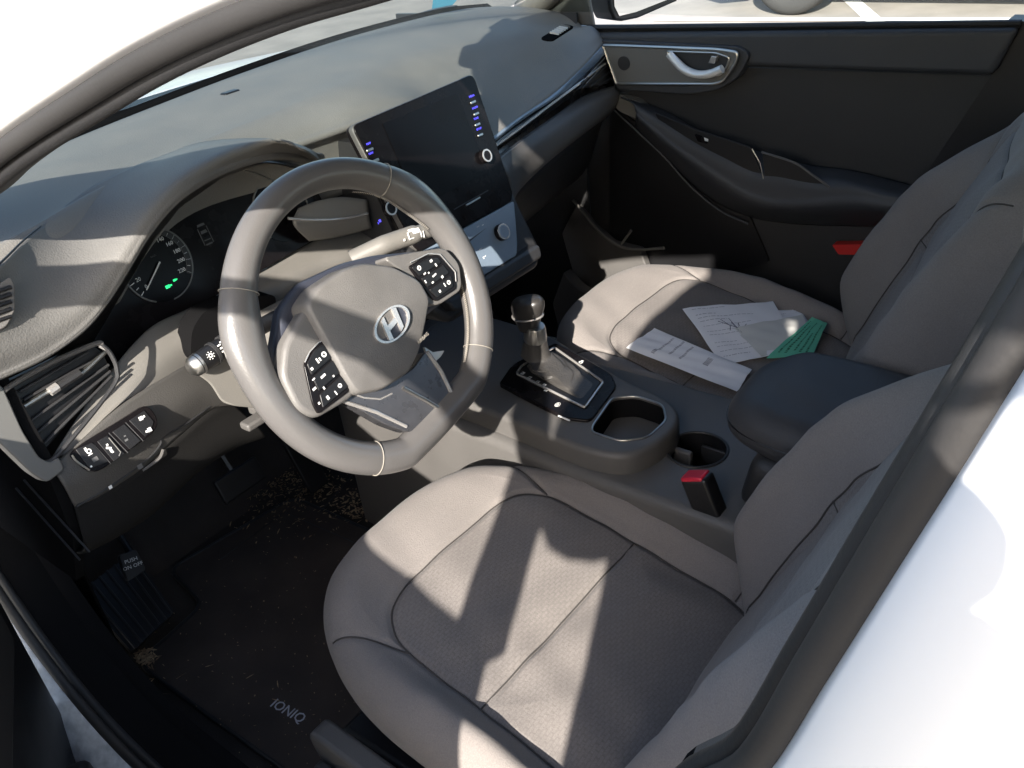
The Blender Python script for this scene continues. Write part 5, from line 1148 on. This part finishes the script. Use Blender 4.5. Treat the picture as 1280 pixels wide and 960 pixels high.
# head with face, ears and hair
hc=V((-1.165,-.862,1.405)); hf=(CAM-hc).normalized(); hs=V((hf.y,-hf.x,0)).normalized(); hu=hs.cross(hf)
bm=bmesh.new(); bmesh.ops.create_uvsphere(bm,u_segments=36,v_segments=26,radius=1)
for v in bm.verts:
    x,y,z=v.co; fx=.075*x*(1-.18*max(0,-z)); fy=.095*y; fz=.118*z
    if y>0: fy+=.020*math.exp(-((x/.16)**2))*math.exp(-((z+.10)/.22)**2)-.006*math.exp(-((abs(x)-.38)/.18)**2)*math.exp(-((z-.12)/.12)**2)+.006*math.exp(-(x/.32)**2)*math.exp(-((z+.45)/.10)**2)+.008*math.exp(-(x/.4)**2)*math.exp(-((z+.85)/.2)**2)
    v.co=hc+hs*fx+hf*fy+hu*fz
hd=obj('head',bm,'skin',ps)
for sgn in (-1,1):
    bm=bmesh.new(); bmesh.ops.create_uvsphere(bm,u_segments=12,v_segments=8,radius=.011,matrix=Matrix.Translation(hc+hs*.030*sgn+hf*.083+hu*.012)); obj('eye',bm,'paper',hd)
    bm=bmesh.new(); bmesh.ops.create_uvsphere(bm,u_segments=12,v_segments=8,radius=1)
    for v in bm.verts: v.co=hc+hs*(sgn*.076+v.co.x*.008)+hf*(-.005+v.co.y*.018)+hu*(-.005+v.co.z*.030)
    obj('ear',bm,'skin',hd)
bm=bmesh.new(); bmesh.ops.create_uvsphere(bm,u_segments=32,v_segments=20,radius=1)
for v in bm.verts:
    x,y,z=v.co; q=hc-hf*.018-hu*.035+hs*.125*x+hf*.098*y+hu*.172*z
    v.co=q+V((noise.noise(q*60),noise.noise(q*60+V((9,0,0))),0))*.006
bmesh.ops.delete(bm,geom=[v for v in bm.verts if (v.co-hc).dot(hf)>.055 and (v.co-hc).dot(hu)<.065 or (v.co-hc).dot(hu)<-.19],context='VERTS'); obj('hair',bm,'hair',hd)
tro=skin('trousers',[((-1.36,-.86,.60),.138),((-1.39,-.82,.48),.10),((-1.42,-.82,.10),.070),((-1.44,-.84,-.23),.058),((-1.34,-.95,.48),.10),((-1.36,-.97,.10),.070),((-1.38,-.99,-.23),.058)],[(0,1),(1,2),(2,3),(0,4),(4,5),(5,6)],'trouser',ps)
for x,y in ((-1.40,-.81),(-1.34,-.96)):
    o=obj('shoe',bx((x,y,GROUND+.045),(.26,.10,.08),Matrix.Rotation(math.radians(35),3,'Z')),'tyre',ps); bev(o,.03,4)
pn=thing('phone','black phone held up by the person at the doorway','phone',ph)
o=obj('phone_case',bx(ph-RX*.045-UP*.0,(.16,.076,.009),Matrix((RX,UP,-fw)).transposed()),'gloss_black',pn); bev(o,.003)
# ================================================================== LIGHT, SKY, CAMERA
SUN_AZ=V((.91,.41)).normalized(); SUN_EL=math.radians(28); EXPO=1.72
d=V((SUN_AZ.x*math.cos(SUN_EL),SUN_AZ.y*math.cos(SUN_EL),-math.sin(SUN_EL)))
sl_=bpy.data.lights.new('sun','SUN'); sl_.energy=4.6; sl_.angle=math.radians(.53); sl_.color=(1,.93,.84)
so=bpy.data.objects.new('sun',sl_); COL.objects.link(so); so.rotation_euler=d.to_track_quat('-Z','Y').to_euler(); so.location=(-5,-3,5)
w=bpy.data.worlds.new('World'); S.world=w; w.use_nodes=True; nt=w.node_tree; bg=nt.nodes['Background']
sk=nt.nodes.new('ShaderNodeTexSky'); sk.sky_type='NISHITA'; sk.sun_disc=False; sk.sun_elevation=SUN_EL
sd=-d; sk.sun_rotation=math.atan2(sd.x,sd.y); sk.air_density=1; sk.dust_density=1.5; sk.ozone_density=1
nt.links.new(sk.outputs[0],bg.inputs[0]); bg.inputs[1].default_value=.15
cam=bpy.data.cameras.new('camera'); co=bpy.data.objects.new('camera',cam); COL.objects.link(co); S.camera=co
cam.sensor_width=36; cam.lens=36*F/1280; cam.clip_start=.02; cam.clip_end=500
R3=Matrix((RX,UP,-fw)).transposed().to_4x4(); R3.translation=CAM; co.matrix_world=R3
S.view_settings.view_transform='Standard'; S.view_settings.look='None'; S.view_settings.exposure=EXPO; S.view_settings.gamma=1
S.render.engine='CYCLES'; S.cycles.max_bounces=8; S.cycles.transparent_max_bounces=12
S.render.resolution_x=1024; S.render.resolution_y=768
